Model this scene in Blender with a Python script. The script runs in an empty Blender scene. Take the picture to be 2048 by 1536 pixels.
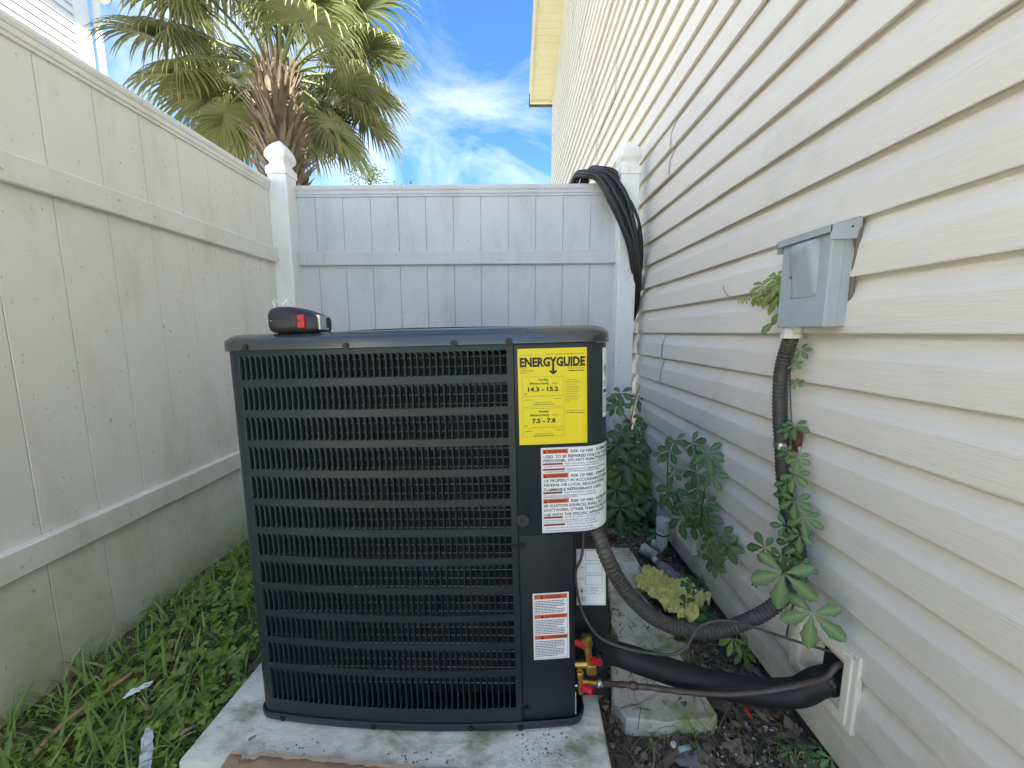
import bpy, bmesh, math, random
from mathutils import Vector, Matrix, noise
R_ = math.radians
random.seed(7)
scene = bpy.context.scene
COL = scene.collection

# ------------------------------------------------------------------ camera
F_PX, CX, CY, PITCH, CAM_H = 769.0, 1024.0, 768.0, math.atan(103/769.0), 1.01
cam_d = bpy.data.cameras.new('camera'); cam = bpy.data.objects.new('camera', cam_d); COL.objects.link(cam)
cam.location = (0, 0, CAM_H); cam.rotation_euler = (math.pi/2 - PITCH, 0, 0)
cam_d.sensor_fit = 'HORIZONTAL'; cam_d.sensor_width = 36.0; cam_d.lens = 36.0*F_PX/2048.0
cam_d.clip_start = 0.02; cam_d.clip_end = 2000
scene.camera = cam

# ------------------------------------------------------------------ sky, sun, exposure
SUN_EL, SUN_AZ = R_(56), R_(-42)          # azimuth measured from +x towards +y
sun_dir = Vector((math.cos(SUN_EL)*math.cos(SUN_AZ), math.cos(SUN_EL)*math.sin(SUN_AZ), math.sin(SUN_EL)))
w = bpy.data.worlds.new('World'); scene.world = w; w.use_nodes = True
nt = w.node_tree; nt.nodes.clear()
def N(t, typ, **kw):
    n = t.nodes.new(typ)
    for k, v in kw.items(): setattr(n, k, v)
    return n
sky = N(nt, 'ShaderNodeTexSky', sky_type='NISHITA'); sky.sun_disc = False
sky.sun_elevation = SUN_EL; sky.sun_rotation = math.atan2(sun_dir.x, sun_dir.y)
sky.air_density = 1.0; sky.dust_density = 0.4; sky.ozone_density = 3.0
tc = N(nt, 'ShaderNodeTexCoord')
sep = N(nt, 'ShaderNodeSeparateXYZ'); nt.links.new(tc.outputs['Generated'], sep.inputs[0])
addz = N(nt, 'ShaderNodeMath', operation='ADD'); addz.inputs[1].default_value = 0.18
mx = N(nt, 'ShaderNodeMath', operation='MAXIMUM'); mx.inputs[1].default_value = 0.0
nt.links.new(sep.outputs[2], mx.inputs[0]); nt.links.new(mx.outputs[0], addz.inputs[0])
dx = N(nt, 'ShaderNodeMath', operation='DIVIDE'); dy = N(nt, 'ShaderNodeMath', operation='DIVIDE')
for d, i in ((dx, 0), (dy, 1)):
    nt.links.new(sep.outputs[i], d.inputs[0]); nt.links.new(addz.outputs[0], d.inputs[1])
cmb = N(nt, 'ShaderNodeCombineXYZ'); nt.links.new(dx.outputs[0], cmb.inputs[0]); nt.links.new(dy.outputs[0], cmb.inputs[1])
cn = N(nt, 'ShaderNodeTexNoise'); cn.inputs['Scale'].default_value = 1.7; cn.inputs['Detail'].default_value = 9
cn.inputs['Roughness'].default_value = 0.6; cn.inputs['Distortion'].default_value = 0.7
mapc = N(nt, 'ShaderNodeMapping'); mapc.inputs['Location'].default_value = (30.440, 7.240, 15.800); mapc.inputs['Scale'].default_value = (1.0, 0.8, 1)
nt.links.new(cmb.outputs[0], mapc.inputs[0]); nt.links.new(mapc.outputs[0], cn.inputs['Vector'])
cr = N(nt, 'ShaderNodeValToRGB'); cr.color_ramp.elements[0].position = 0.44; cr.color_ramp.elements[1].position = 0.90
cr.color_ramp.elements[0].color = (0.0, 0.0, 0.0, 1); cr.color_ramp.elements[1].color = (0.85, 0.85, 0.85, 1)
nt.links.new(cn.outputs[0], cr.inputs[0])
mixc = N(nt, 'ShaderNodeMix', data_type='RGBA')
skyhs = N(nt, 'ShaderNodeHueSaturation'); skyhs.inputs['Saturation'].default_value = 1.24; skyhs.inputs['Value'].default_value = 0.80; nt.links.new(sky.outputs[0], skyhs.inputs['Color'])
nt.links.new(cr.outputs[0], mixc.inputs['Factor']); nt.links.new(skyhs.outputs[0], mixc.inputs['A'])
mixc.inputs['B'].default_value = (5.2, 5.25, 5.3, 1)
bg = N(nt, 'ShaderNodeBackground'); bg.inputs[1].default_value = 0.068
nt.links.new(mixc.outputs['Result'], bg.inputs[0])
wo = N(nt, 'ShaderNodeOutputWorld'); nt.links.new(bg.outputs[0], wo.inputs[0])

sl = bpy.data.lights.new('sun', 'SUN'); sl.energy = 5.0; sl.angle = R_(0.53); sl.color = (1.0, 0.95, 0.87)
so = bpy.data.objects.new('sun', sl); COL.objects.link(so)
so.rotation_euler = sun_dir.to_track_quat('Z', 'Y').to_euler()
vs = scene.view_settings
vs.view_transform = 'Standard'; vs.look = 'None'; vs.gamma = 1.0; vs.exposure = 2.68
scene.render.resolution_x = 1024; scene.render.resolution_y = 768

# ------------------------------------------------------------------ projection helpers (pixel of the photo -> point at a real depth)
_c, _s = math.cos(PITCH), math.sin(PITCH)
def ray(px, py):
    u = (px-CX)/F_PX; v = (CY-py)/F_PX
    return Vector((u, _c+v*_s, v*_c-_s))
O = Vector((0, 0, CAM_H))
def at_y(px, py, Y): d = ray(px, py); return O + d*(Y/d.y)
def at_x(px, py, X): d = ray(px, py); return O + d*(X/d.x)
def at_z(px, py, Z): d = ray(px, py); return O + d*((Z-CAM_H)/d.z)

# ------------------------------------------------------------------ materials
def mat(name, color, rough=0.6, metal=0.0, var=0.0, vscale=8.0, bump=0.0, bscale=60.0, stretch=(1, 1, 1), spec=None,
        color2=None, c2scale=4.0, c2lo=0.5, c2hi=0.7, objrand=0.0, trans=0.0, coat=0.0, detail=5.0):
    m = bpy.data.materials.new(name); m.use_nodes = True; t = m.node_tree
    b = t.nodes['Principled BSDF']; b.inputs['Roughness'].default_value = rough; b.inputs['Metallic'].default_value = metal
    if spec is not None: b.inputs['Specular IOR Level'].default_value = spec
    if coat: b.inputs['Coat Weight'].default_value = coat; b.inputs['Coat Roughness'].default_value = 0.2
    co = N(t, 'ShaderNodeTexCoord'); mp = N(t, 'ShaderNodeMapping'); mp.inputs['Scale'].default_value = stretch
    t.links.new(co.outputs['Object'], mp.inputs[0])
    rgb = N(t, 'ShaderNodeRGB'); rgb.outputs[0].default_value = (*color, 1); cur = rgb.outputs[0]
    if color2 is not None:
        n2 = N(t, 'ShaderNodeTexNoise'); n2.inputs['Scale'].default_value = c2scale; n2.inputs['Detail'].default_value = 8; n2.inputs['Roughness'].default_value = 0.65
        t.links.new(mp.outputs[0], n2.inputs['Vector'])
        rp = N(t, 'ShaderNodeMapRange'); rp.inputs[1].default_value = c2lo; rp.inputs[2].default_value = c2hi
        t.links.new(n2.outputs[0], rp.inputs[0])
        mi = N(t, 'ShaderNodeMix', data_type='RGBA'); mi.inputs['B'].default_value = (*color2, 1)
        t.links.new(rp.outputs[0], mi.inputs['Factor']); t.links.new(cur, mi.inputs['A']); cur = mi.outputs['Result']
    if var:
        n1 = N(t, 'ShaderNodeTexNoise'); n1.inputs['Scale'].default_value = vscale; n1.inputs['Detail'].default_value = detail
        t.links.new(mp.outputs[0], n1.inputs['Vector'])
        mr = N(t, 'ShaderNodeMapRange'); mr.inputs[1].default_value = 0.25; mr.inputs[2].default_value = 0.75
        mr.inputs[3].default_value = 1-var; mr.inputs[4].default_value = 1+var
        t.links.new(n1.outputs[0], mr.inputs[0])
        hs = N(t, 'ShaderNodeHueSaturation'); t.links.new(mr.outputs[0], hs.inputs['Value']); t.links.new(cur, hs.inputs['Color']); cur = hs.outputs[0]
    if objrand:
        oi = N(t, 'ShaderNodeObjectInfo'); mr = N(t, 'ShaderNodeMapRange'); mr.inputs[3].default_value = 1-objrand; mr.inputs[4].default_value = 1+objrand
        t.links.new(oi.outputs['Random'], mr.inputs[0])
        hs = N(t, 'ShaderNodeHueSaturation'); t.links.new(mr.outputs[0], hs.inputs['Value']); t.links.new(cur, hs.inputs['Color']); cur = hs.outputs[0]
    t.links.new(cur, b.inputs['Base Color'])
    if bump:
        nb = N(t, 'ShaderNodeTexNoise'); nb.inputs['Scale'].default_value = bscale; nb.inputs['Detail'].default_value = 6
        t.links.new(mp.outputs[0], nb.inputs['Vector'])
        bp = N(t, 'ShaderNodeBump'); bp.inputs['Strength'].default_value = bump; bp.inputs['Distance'].default_value = 0.01
        t.links.new(nb.outputs[0], bp.inputs['Height']); t.links.new(bp.outputs[0], b.inputs['Normal'])
    if trans:
        tr = N(t, 'ShaderNodeBsdfTranslucent'); t.links.new(cur, tr.inputs[0])
        ms = N(t, 'ShaderNodeMixShader'); ms.inputs[0].default_value = trans
        out = t.nodes['Material Output']; t.links.new(b.outputs[0], ms.inputs[1]); t.links.new(tr.outputs[0], ms.inputs[2]); t.links.new(ms.outputs[0], out.inputs[0])
    return m

def leaf_mat(name, color, rib, var=0.25, trans=0.35, rough=0.45, edge=None):
    """leaf: colour varies per object and per 'tone' attribute; 'rib' attribute lightens the midrib"""
    m = bpy.data.materials.new(name); m.use_nodes = True; t = m.node_tree; b = t.nodes['Principled BSDF']
    b.inputs['Roughness'].default_value = rough
    a = N(t, 'ShaderNodeAttribute', attribute_name='rib'); tn = N(t, 'ShaderNodeAttribute', attribute_name='tone')
    oi = N(t, 'ShaderNodeObjectInfo')
    mi = N(t, 'ShaderNodeMix', data_type='RGBA'); mi.inputs['A'].default_value = (*color, 1); mi.inputs['B'].default_value = (*rib, 1)
    t.links.new(a.outputs['Fac'], mi.inputs['Factor']); cur = mi.outputs['Result']
    if edge:
        m2 = N(t, 'ShaderNodeMix', data_type='RGBA'); m2.inputs['B'].default_value = (*edge, 1)
        gt = N(t, 'ShaderNodeMapRange'); gt.inputs[1].default_value = 0.55; gt.inputs[2].default_value = 1.0
        t.links.new(tn.outputs['Fac'], gt.inputs[0]); t.links.new(gt.outputs[0], m2.inputs['Factor']); t.links.new(cur, m2.inputs['A']); cur = m2.outputs['Result']
    ad = N(t, 'ShaderNodeMath', operation='ADD'); t.links.new(tn.outputs['Fac'], ad.inputs[0]); t.links.new(oi.outputs['Random'], ad.inputs[1])
    mr = N(t, 'ShaderNodeMapRange'); mr.inputs[1].default_value = 0; mr.inputs[2].default_value = 2; mr.inputs[3].default_value = 1-var; mr.inputs[4].default_value = 1+var
    t.links.new(ad.outputs[0], mr.inputs[0])
    hs = N(t, 'ShaderNodeHueSaturation'); t.links.new(mr.outputs[0], hs.inputs['Value']); t.links.new(cur, hs.inputs['Color'])
    t.links.new(hs.outputs[0], b.inputs['Base Color'])
    tr = N(t, 'ShaderNodeBsdfTranslucent'); t.links.new(hs.outputs[0], tr.inputs[0])
    ms = N(t, 'ShaderNodeMixShader'); ms.inputs[0].default_value = trans
    t.links.new(b.outputs[0], ms.inputs[1]); t.links.new(tr.outputs[0], ms.inputs[2]); t.links.new(ms.outputs[0], t.nodes['Material Output'].inputs[0])
    return m

def vinyl_fence_mat(name, base, algae_top):
    """white vinyl with grime streaks, specks and green algae growing up from the soil"""
    m = mat(name, base, rough=0.42, var=0.05, vscale=3, color2=(base[0]*.80, base[1]*.79, base[2]*.72), c2scale=7, c2lo=.5, c2hi=.8, stretch=(1, 1, .35))
    t = m.node_tree; b = t.nodes['Principled BSDF']; cur = b.inputs['Base Color'].links[0].from_socket
    geo = N(t, 'ShaderNodeNewGeometry'); sp = N(t, 'ShaderNodeSeparateXYZ'); t.links.new(geo.outputs['Position'], sp.inputs[0])
    n1 = N(t, 'ShaderNodeTexNoise'); n1.inputs['Scale'].default_value = 5; n1.inputs['Detail'].default_value = 7; n1.inputs['Roughness'].default_value = .7
    t.links.new(geo.outputs['Position'], n1.inputs['Vector'])
    r1 = N(t, 'ShaderNodeMapRange'); r1.inputs[1].default_value = 0; r1.inputs[2].default_value = algae_top; r1.inputs[3].default_value = .62; r1.inputs[4].default_value = 0.0
    t.links.new(sp.outputs[2], r1.inputs[0])
    su = N(t, 'ShaderNodeMath', operation='ADD'); t.links.new(n1.outputs[0], su.inputs[0]); t.links.new(r1.outputs[0], su.inputs[1])
    r2 = N(t, 'ShaderNodeMapRange'); r2.inputs[1].default_value = .72; r2.inputs[2].default_value = 1.25; r2.inputs[4].default_value = .65
    t.links.new(su.outputs[0], r2.inputs[0])
    mi = N(t, 'ShaderNodeMix', data_type='RGBA'); mi.inputs['B'].default_value = (.36, .37, .19, 1)
    t.links.new(r2.outputs[0], mi.inputs['Factor']); t.links.new(cur, mi.inputs['A'])
    # dark specks of dirt
    n2 = N(t, 'ShaderNodeTexNoise'); n2.inputs['Scale'].default_value = 85; n2.inputs['Detail'].default_value = 4
    mp2 = N(t, 'ShaderNodeMapping'); mp2.inputs['Scale'].default_value = (1, 1, .55); t.links.new(geo.outputs['Position'], mp2.inputs[0]); t.links.new(mp2.outputs[0], n2.inputs['Vector'])
    r3 = N(t, 'ShaderNodeMapRange'); r3.inputs[1].default_value = .668; r3.inputs[2].default_value = .75; r3.inputs[4].default_value = .6
    t.links.new(n2.outputs[0], r3.inputs[0])
    m2 = N(t, 'ShaderNodeMix', data_type='RGBA'); m2.inputs['B'].default_value = (.16, .14, .12, 1)
    t.links.new(r3.outputs[0], m2.inputs['Factor']); t.links.new(mi.outputs['Result'], m2.inputs['A'])
    t.links.new(m2.outputs['Result'], b.inputs['Base Color'])
    return m

def siding_mat(name, base):
    m = mat(name, base, rough=0.5, var=0.04, vscale=2.0, bump=0.30, bscale=6, stretch=(6, 5, 95), objrand=.025)
    t = m.node_tree; b = t.nodes['Principled BSDF']; cur = b.inputs['Base Color'].links[0].from_socket
    geo = N(t, 'ShaderNodeNewGeometry')
    n2 = N(t, 'ShaderNodeTexNoise'); n2.inputs['Scale'].default_value = 16; n2.inputs['Detail'].default_value = 6; n2.inputs['Roughness'].default_value = .75
    t.links.new(geo.outputs['Position'], n2.inputs['Vector'])
    r3 = N(t, 'ShaderNodeMapRange'); r3.inputs[1].default_value = .72; r3.inputs[2].default_value = .82; r3.inputs[4].default_value = .6
    t.links.new(n2.outputs[0], r3.inputs[0])
    m2 = N(t, 'ShaderNodeMix', data_type='RGBA'); m2.inputs['B'].default_value = (.20, .18, .14, 1)
    t.links.new(r3.outputs[0], m2.inputs['Factor']); t.links.new(cur, m2.inputs['A'])
    # faint green-grey mildew patches
    n3 = N(t, 'ShaderNodeTexNoise'); n3.inputs['Scale'].default_value = 2.3; n3.inputs['Detail'].default_value = 8; n3.inputs['Roughness'].default_value = .7
    t.links.new(geo.outputs['Position'], n3.inputs['Vector'])
    r4 = N(t, 'ShaderNodeMapRange'); r4.inputs[1].default_value = .56; r4.inputs[2].default_value = .85; r4.inputs[4].default_value = .45
    t.links.new(n3.outputs[0], r4.inputs[0])
    m3 = N(t, 'ShaderNodeMix', data_type='RGBA'); m3.inputs['B'].default_value = (.42, .40, .32, 1)
    t.links.new(r4.outputs[0], m3.inputs['Factor']); t.links.new(m2.outputs['Result'], m3.inputs['A'])
    # soil splash and algae on the lowest courses
    sp = N(t, 'ShaderNodeSeparateXYZ'); t.links.new(geo.outputs['Position'], sp.inputs[0])
    n5 = N(t, 'ShaderNodeTexNoise'); n5.inputs['Scale'].default_value = 9; n5.inputs['Detail'].default_value = 7; n5.inputs['Roughness'].default_value = .7; t.links.new(geo.outputs['Position'], n5.inputs['Vector'])
    r5 = N(t, 'ShaderNodeMapRange'); r5.inputs[1].default_value = .0; r5.inputs[2].default_value = .42; r5.inputs[3].default_value = .55; r5.inputs[4].default_value = 0; t.links.new(sp.outputs[2], r5.inputs[0])
    a5 = N(t, 'ShaderNodeMath', operation='ADD'); t.links.new(n5.outputs[0], a5.inputs[0]); t.links.new(r5.outputs[0], a5.inputs[1])
    q5 = N(t, 'ShaderNodeMapRange'); q5.inputs[1].default_value = .66; q5.inputs[2].default_value = 1.15; q5.inputs[4].default_value = .62; t.links.new(a5.outputs[0], q5.inputs[0])
    m5 = N(t, 'ShaderNodeMix', data_type='RGBA'); m5.inputs['B'].default_value = (.34, .31, .20, 1)
    t.links.new(q5.outputs[0], m5.inputs['Factor']); t.links.new(m3.outputs['Result'], m5.inputs['A'])
    t.links.new(m5.outputs['Result'], b.inputs['Base Color'])
    return m

M = {}
M['siding'] = siding_mat('cream_vinyl_siding', (.75, .71, .645))
M['white_siding'] = mat('white_vinyl_siding', (.62, .62, .63), .5, var=.04)
M['trim'] = mat('cream_trim', (.78, .72, .58), .5, var=.06, vscale=5, color2=(.55, .52, .36), c2scale=9, c2lo=.55, c2hi=.75)
M['soffit'] = mat('cream_soffit', (.80, .74, .56), .55, var=.05)
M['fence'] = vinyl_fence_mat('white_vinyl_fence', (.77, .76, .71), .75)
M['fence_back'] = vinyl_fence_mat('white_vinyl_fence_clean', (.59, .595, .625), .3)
M['post'] = vinyl_fence_mat('white_vinyl_post', (.84, .84, .84), .5)
M['unit'] = mat('grey_powder_coat', (.021, .030, .035), .36, var=.08, vscale=6, bump=.04, bscale=900, spec=.26)
M['unit_cap'] = mat('glossy_powder_coat', (.028, .035, .041), .24, var=.08, vscale=6, bump=.03, bscale=900, spec=.75, coat=.3)
M['unit_dark'] = mat('dark_powder_coat', (.016, .020, .026), .42, var=.08, vscale=6, bump=.04, bscale=900)
M['black_panel'] = mat('black_panel', (.010, .011, .014), .5, var=.1)
M['coil'] = mat('dark_coil', (.008, .008, .010), .8)
M['wire_metal'] = mat('galvanised_wire', (.30, .30, .29), .5, metal=.3)
M['screw'] = mat('black_screw', (.012, .012, .013), .45, metal=.3)
M['concrete'] = mat('weathered_concrete', (.66, .655, .59), .9, var=.2, vscale=9, bump=.35, bscale=45, color2=(.27, .27, .19), c2scale=6.5, c2lo=.49, c2hi=.66, stretch=(1, 1.6, 1))
M['slab'] = mat('mossy_concrete', (.74, .72, .62), .92, var=.22, vscale=12, bump=.5, bscale=40, color2=(.26, .27, .10), c2scale=6, c2lo=.46, c2hi=.64)
M['soil'] = mat('dark_soil', (.105, .085, .066), .95, var=.5, vscale=30, bump=.9, bscale=50, color2=(.055, .062, .020), c2scale=7, c2lo=.5, c2hi=.62)
M['yard'] = mat('yard_lawn', (.25, .24, .15), .95, var=.3, vscale=3)  # lawn colour lightened so the unseen ground bounces more light into the alley
M['black_rubber'] = mat('black_foam', (.014, .015, .018), .55, var=.15, vscale=20, bump=.1, bscale=120)
M['hose'] = mat('black_hose', (.013, .014, .017), .42, var=.15, vscale=12)
M['conduit'] = mat('grey_conduit', (.055, .052, .050), .5, var=.25, vscale=12, color2=(.10, .085, .06), c2scale=8, c2lo=.5, c2hi=.75)
M['wire'] = mat('grey_wire', (.075, .07, .068), .45)
M['copper'] = mat('aged_copper', (.105, .078, .068), .45, metal=.4, var=.3, vscale=40)
M['copper_new'] = mat('bright_copper', (.62, .30, .14), .35, metal=.9)
M['brass'] = mat('brass', (.55, .36, .10), .32, metal=.85, var=.15, vscale=60)
M['red'] = mat('red_plastic', (.50, .010, .020), .4)
M['silver'] = mat('steel', (.62, .62, .62), .3, metal=.9)
M['box_grey'] = mat('grey_enamel', (.37, .415, .44), .48, var=.08, vscale=10, bump=.05, bscale=300, color2=(.27, .31, .31), c2scale=12, c2lo=.55, c2hi=.8)
M['sealant'] = mat('brown_sealant', (.17, .14, .11), .8, var=.2)
M['pvc'] = mat('white_pvc', (.70, .69, .64), .45, var=.1, vscale=20, color2=(.35, .33, .25), c2scale=14, c2lo=.5, c2hi=.75)
M['dirty_pvc'] = mat('dirty_pvc', (.50, .46, .38), .6, var=.25, vscale=25, color2=(.22, .18, .13), c2scale=18, c2lo=.48, c2hi=.65)
M['yellow'] = mat('label_yellow', (.72, .58, .003), .4)
M['ink'] = mat('black_ink', (.012, .010, .008), .6)
M['ink_soft'] = mat('grey_ink', (.13, .11, .03), .6)
M['paper'] = mat('white_paper', (.80, .80, .83), .45)
M['paper_ink'] = mat('navy_ink', (.03, .03, .055), .6)
M['fine_ink'] = mat('fine_print', (.20, .20, .26), .6)
M['orange'] = mat('warning_orange', (.60, .10, .025), .5)
M['rust_red'] = mat('warning_red', (.36, .035, .022), .5)
M['blue_ink'] = mat('blue_ink', (.03, .035, .12), .5)
M['tape_body'] = mat('charcoal_plastic', (.018, .019, .024), .45, bump=.05, bscale=700)
M['palm_trunk'] = mat('palm_trunk', (.13, .095, .065), .9, var=.35, vscale=10, bump=.6, bscale=30)
M['boot'] = mat('palm_boot', (.155, .115, .08), .8, var=.35, vscale=9, bump=.4, bscale=40, stretch=(1, 1, 4), objrand=.3)
M['palm_leaf'] = leaf_mat('palm_leaf', (.098, .132, .042), (.22, .24, .11), var=.55, trans=.25, rough=.34, edge=(.38, .34, .16))
M['petiole'] = mat('palm_petiole', (.12, .14, .05), .5, var=.2)
M['creeper'] = leaf_mat('creeper_leaf', (.062, .148, .047), (.22, .34, .13), var=.35, trans=.25)
M['creeper_yellow'] = leaf_mat('creeper_young_leaf', (.20, .27, .045), (.32, .38, .10), var=.3, trans=.3)
M['weed'] = leaf_mat('weed_leaf', (.32, .47, .08), (.42, .57, .15), var=.5, trans=.5)
M['grass'] = leaf_mat('grass_blade', (.22, .35, .065), (.32, .46, .11), var=.5, trans=.4, edge=(.50, .48, .24))
M['fern'] = leaf_mat('fern_leaf', (.13, .24, .04), (.16, .25, .05), var=.3, trans=.35)
M['tree_leaf'] = leaf_mat('tree_leaf', (.10, .13, .04), (.12, .15, .05), var=.3, trans=.35)
M['stem'] = mat('vine_stem', (.10, .065, .04), .8, var=.3)
M['stem_pale'] = mat('vine_stem_pale', (.36, .28, .15), .7, var=.3)
M['red_shoot'] = mat('vine_shoot', (.45, .22, .15), .6)
M['bark'] = mat('bark', (.10, .08, .06), .9, var=.3, bump=.5)
M['dead_leaf'] = leaf_mat('dead_leaf', (.22, .165, .125), (.30, .235, .185), var=.55, trans=.1, rough=.8, edge=(.42, .35, .28))
M['needle'] = leaf_mat('pine_needle', (.16, .10, .06), (.16, .10, .06), var=.5, trans=.05, rough=.8)
M['cardboard'] = mat('brown_cardboard', (.33, .225, .145), .85, var=.15, vscale=14, color2=(.24, .16, .10), c2scale=9)
M['yellow_rag'] = mat('yellow_rag', (.80, .71, .22), .6, var=.2, vscale=20, color2=(.52, .44, .18), c2scale=18, c2lo=.52, c2hi=.75)
M['plastic_film'] = mat('plastic_film', (.55, .58, .58), .25, var=.2)
M['stick'] = mat('brown_stick', (.42, .27, .16), .7, var=.25, vscale=20)
M['roof'] = mat('roof_shingle', (.10, .09, .085), .9, var=.3, vscale=20)
M['wall_core'] = mat('wall_core', (.55, .50, .42), .7)
g = bpy.data.materials.new('clear_plastic'); g.use_nodes = True; gb = g.node_tree.nodes['Principled BSDF']
gb.inputs['Base Color'].default_value = (.92, .95, .95, 1); gb.inputs['Roughness'].default_value = .08; gb.inputs['Transmission Weight'].default_value = .85; gb.inputs['IOR'].default_value = 1.3
M['clear'] = g

# ------------------------------------------------------------------ mesh helpers
class MB:
    def __init__(s): s.v = []; s.f = []; s.rib = {}; s.tone = {}
    def add(s, vs, fs):
        o = len(s.v); s.v += [tuple(p) for p in vs]; s.f += [tuple(i+o for i in f) for f in fs]; return o
    def box(s, x0, x1, y0, y1, z0, z1, ch=0.0):
        if ch <= 0:
            s.add([(x, y, z) for z in (z0, z1) for y in (y0, y1) for x in (x0, x1)],
                  [(0, 2, 3, 1), (4, 5, 7, 6), (0, 1, 5, 4), (2, 6, 7, 3), (0, 4, 6, 2), (1, 3, 7, 5)])
        else:
            bm = bmesh.new(); bmesh.ops.create_cube(bm, size=1)
            for v in bm.verts: v.co = Vector(((x0+x1)/2+v.co.x*(x1-x0), (y0+y1)/2+v.co.y*(y1-y0), (z0+z1)/2+v.co.z*(z1-z0)))
            bmesh.ops.bevel(bm, geom=bm.edges[:], offset=ch, segments=2, affect='EDGES', profile=.5)
            bm.verts.index_update(); s.add([v.co for v in bm.verts], [[v.index for v in f.verts] for f in bm.faces]); bm.free()
        return s
    def loft(s, loops, closed=True, cap0=False, cap1=False):
        n = len(loops[0]); o = len(s.v)
        for L in loops: s.v += [tuple(p) for p in L]
        for j in range(len(loops)-1):
            for i in range(n if closed else n-1):
                a = o+j*n+i; b = o+j*n+(i+1) % n; s.f.append((a, b, b+n, a+n))
        if cap0: s.f.append(tuple(o+i for i in reversed(range(n))))
        if cap1: s.f.append(tuple(o+(len(loops)-1)*n+i for i in range(n)))
        return o
    def tube(s, path, r, n=10, caps=True):
        P = [Vector(p) for p in path]; loops = []; up = Vector((0.13, 0.21, 0.97))
        prev = None
        for i, p in enumerate(P):
            d = (P[min(i+1, len(P)-1)]-P[max(i-1, 0)]).normalized()
            if prev is None:
                a = d.cross(up); a = a.normalized() if a.length > 1e-4 else d.orthogonal().normalized()
            else:
                a = (prev-d*prev.dot(d)).normalized()
            prev = a; b = d.cross(a); rr = r[i] if isinstance(r, (list, tuple)) else r
            loops.append([p+(a*math.cos(2*math.pi*k/n)+b*math.sin(2*math.pi*k/n))*rr for k in range(n)])
        s.loft(loops, True, caps, caps); return s
    def prism(s, poly, axis, a0, a1):
        """poly of 2-D points extruded along axis (0,1,2); the other two axes in order"""
        def P(p, a):
            q = [0, 0, 0]; o = [i for i in (0, 1, 2) if i != axis]; q[axis] = a; q[o[0]] = p[0]; q[o[1]] = p[1]; return q
        s.loft([[P(p, a0) for p in poly], [P(p, a1) for p in poly]], True, True, True); return s
    def build(s, name, m, parent=None, smooth=False, fix=True):
        me = bpy.data.meshes.new(name); me.from_pydata([tuple(v) for v in s.v], [], s.f)
        if fix:
            bm = bmesh.new(); bm.from_mesh(me); bmesh.ops.recalc_face_normals(bm, faces=bm.faces); bm.to_mesh(me); bm.free()
        if s.rib or s.tone:
            for nm, dct in (('rib', s.rib), ('tone', s.tone)):
                at = me.attributes.new(nm, 'FLOAT', 'POINT'); arr = [0.0]*len(s.v)
                for k, v in dct.items(): arr[k] = v
                at.data.foreach_set('value', arr)
        me.materials.append(m if not isinstance(m, str) else M[m])
        if smooth: me.polygons.foreach_set('use_smooth', [True]*len(me.polygons))
        me.update()
        return link(name, me, parent)
def link(name, me, parent=None):
    o = bpy.data.objects.new(name, me); COL.objects.link(o)
    if parent is not None: o.parent = parent
    return o
def tag(o, label=None, cat=None, group=None, kind=None):
    if label: o['label'] = label
    if cat: o['category'] = cat
    if group: o['group'] = group
    if kind: o['kind'] = kind
    return o
def thing(name, label, cat, loc=(0, 0, 0), group=None, mtx=None):
    o = bpy.data.objects.new(name, None); COL.objects.link(o); o.empty_display_size = .05
    if mtx is not None: o.location = mtx.to_translation(); o.rotation_euler = mtx.to_euler()
    else: o.location = loc
    return tag(o, label, cat, group)
def autosmooth(o, ang=35):
    me = o.data
    me.polygons.foreach_set('use_smooth', [True]*len(me.polygons))
    bm = bmesh.new(); bm.from_mesh(me)
    for e in bm.edges:
        e.smooth = not (len(e.link_faces) == 2 and e.calc_face_angle(0) > R_(ang))
    bm.to_mesh(me); bm.free(); return o
def smooth_path(pts, sub=6):
    """Catmull-Rom through the points"""
    P = [Vector(p) for p in pts]; out = []
    for i in range(len(P)-1):
        p0 = P[max(i-1, 0)]; p1 = P[i]; p2 = P[i+1]; p3 = P[min(i+2, len(P)-1)]
        for k in range(sub):
            t = k/sub
            out.append(.5*((2*p1)+(p2-p0)*t+(2*p0-5*p1+4*p2-p3)*t*t+(3*p1-p0-3*p2+p3)*t**3))
    out.append(P[-1]); return out
def rounded(w, h, r, n=4):
    pts = []
    for cx, cy, a0 in ((w/2-r, h/2-r, 0), (-w/2+r, h/2-r, 90), (-w/2+r, -h/2+r, 180), (w/2-r, -h/2+r, 270)):
        for k in range(n+1):
            a = R_(a0+90*k/n); pts.append((cx+r*math.cos(a), cy+r*math.sin(a)))
    return pts

def wchild(o, parent):
    """child whose mesh is written in world coordinates"""
    o.parent = parent; o.matrix_parent_inverse = Matrix.Translation(-Vector(parent.location)); return o

# ================================================================== GROUND
def ground_z(x, y):
    z = 0.012*noise.noise(Vector((x*3, y*3, 0))) + 0.006*noise.noise(Vector((x*11, y*11, 3)))
    if x > .18: z -= 0.012
    return z
b = MB(); GX0, GX1, GY0, GY1, ST = -1.45, .80, -1.0, 3.0, .04
nx = int((GX1-GX0)/ST)+1; ny = int((GY1-GY0)/ST)+1
for j in range(ny):
    for i in range(nx):
        x = GX0+i*ST; y = GY0+j*ST; b.v.append((x, y, ground_z(x, y)))
for j in range(ny-1):
    for i in range(nx-1):
        a = j*nx+i; b.f.append((a, a+1, a+1+nx, a+nx))
o = tag(b.build('soil', 'soil', smooth=True), 'dark damp soil strip between the fence and the house', None, kind='structure')
b = MB(); b.add([(-300, -300, -.05), (300, -300, -.05), (300, 300, -.05), (-300, 300, -.05)], [(0, 1, 2, 3)])
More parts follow.
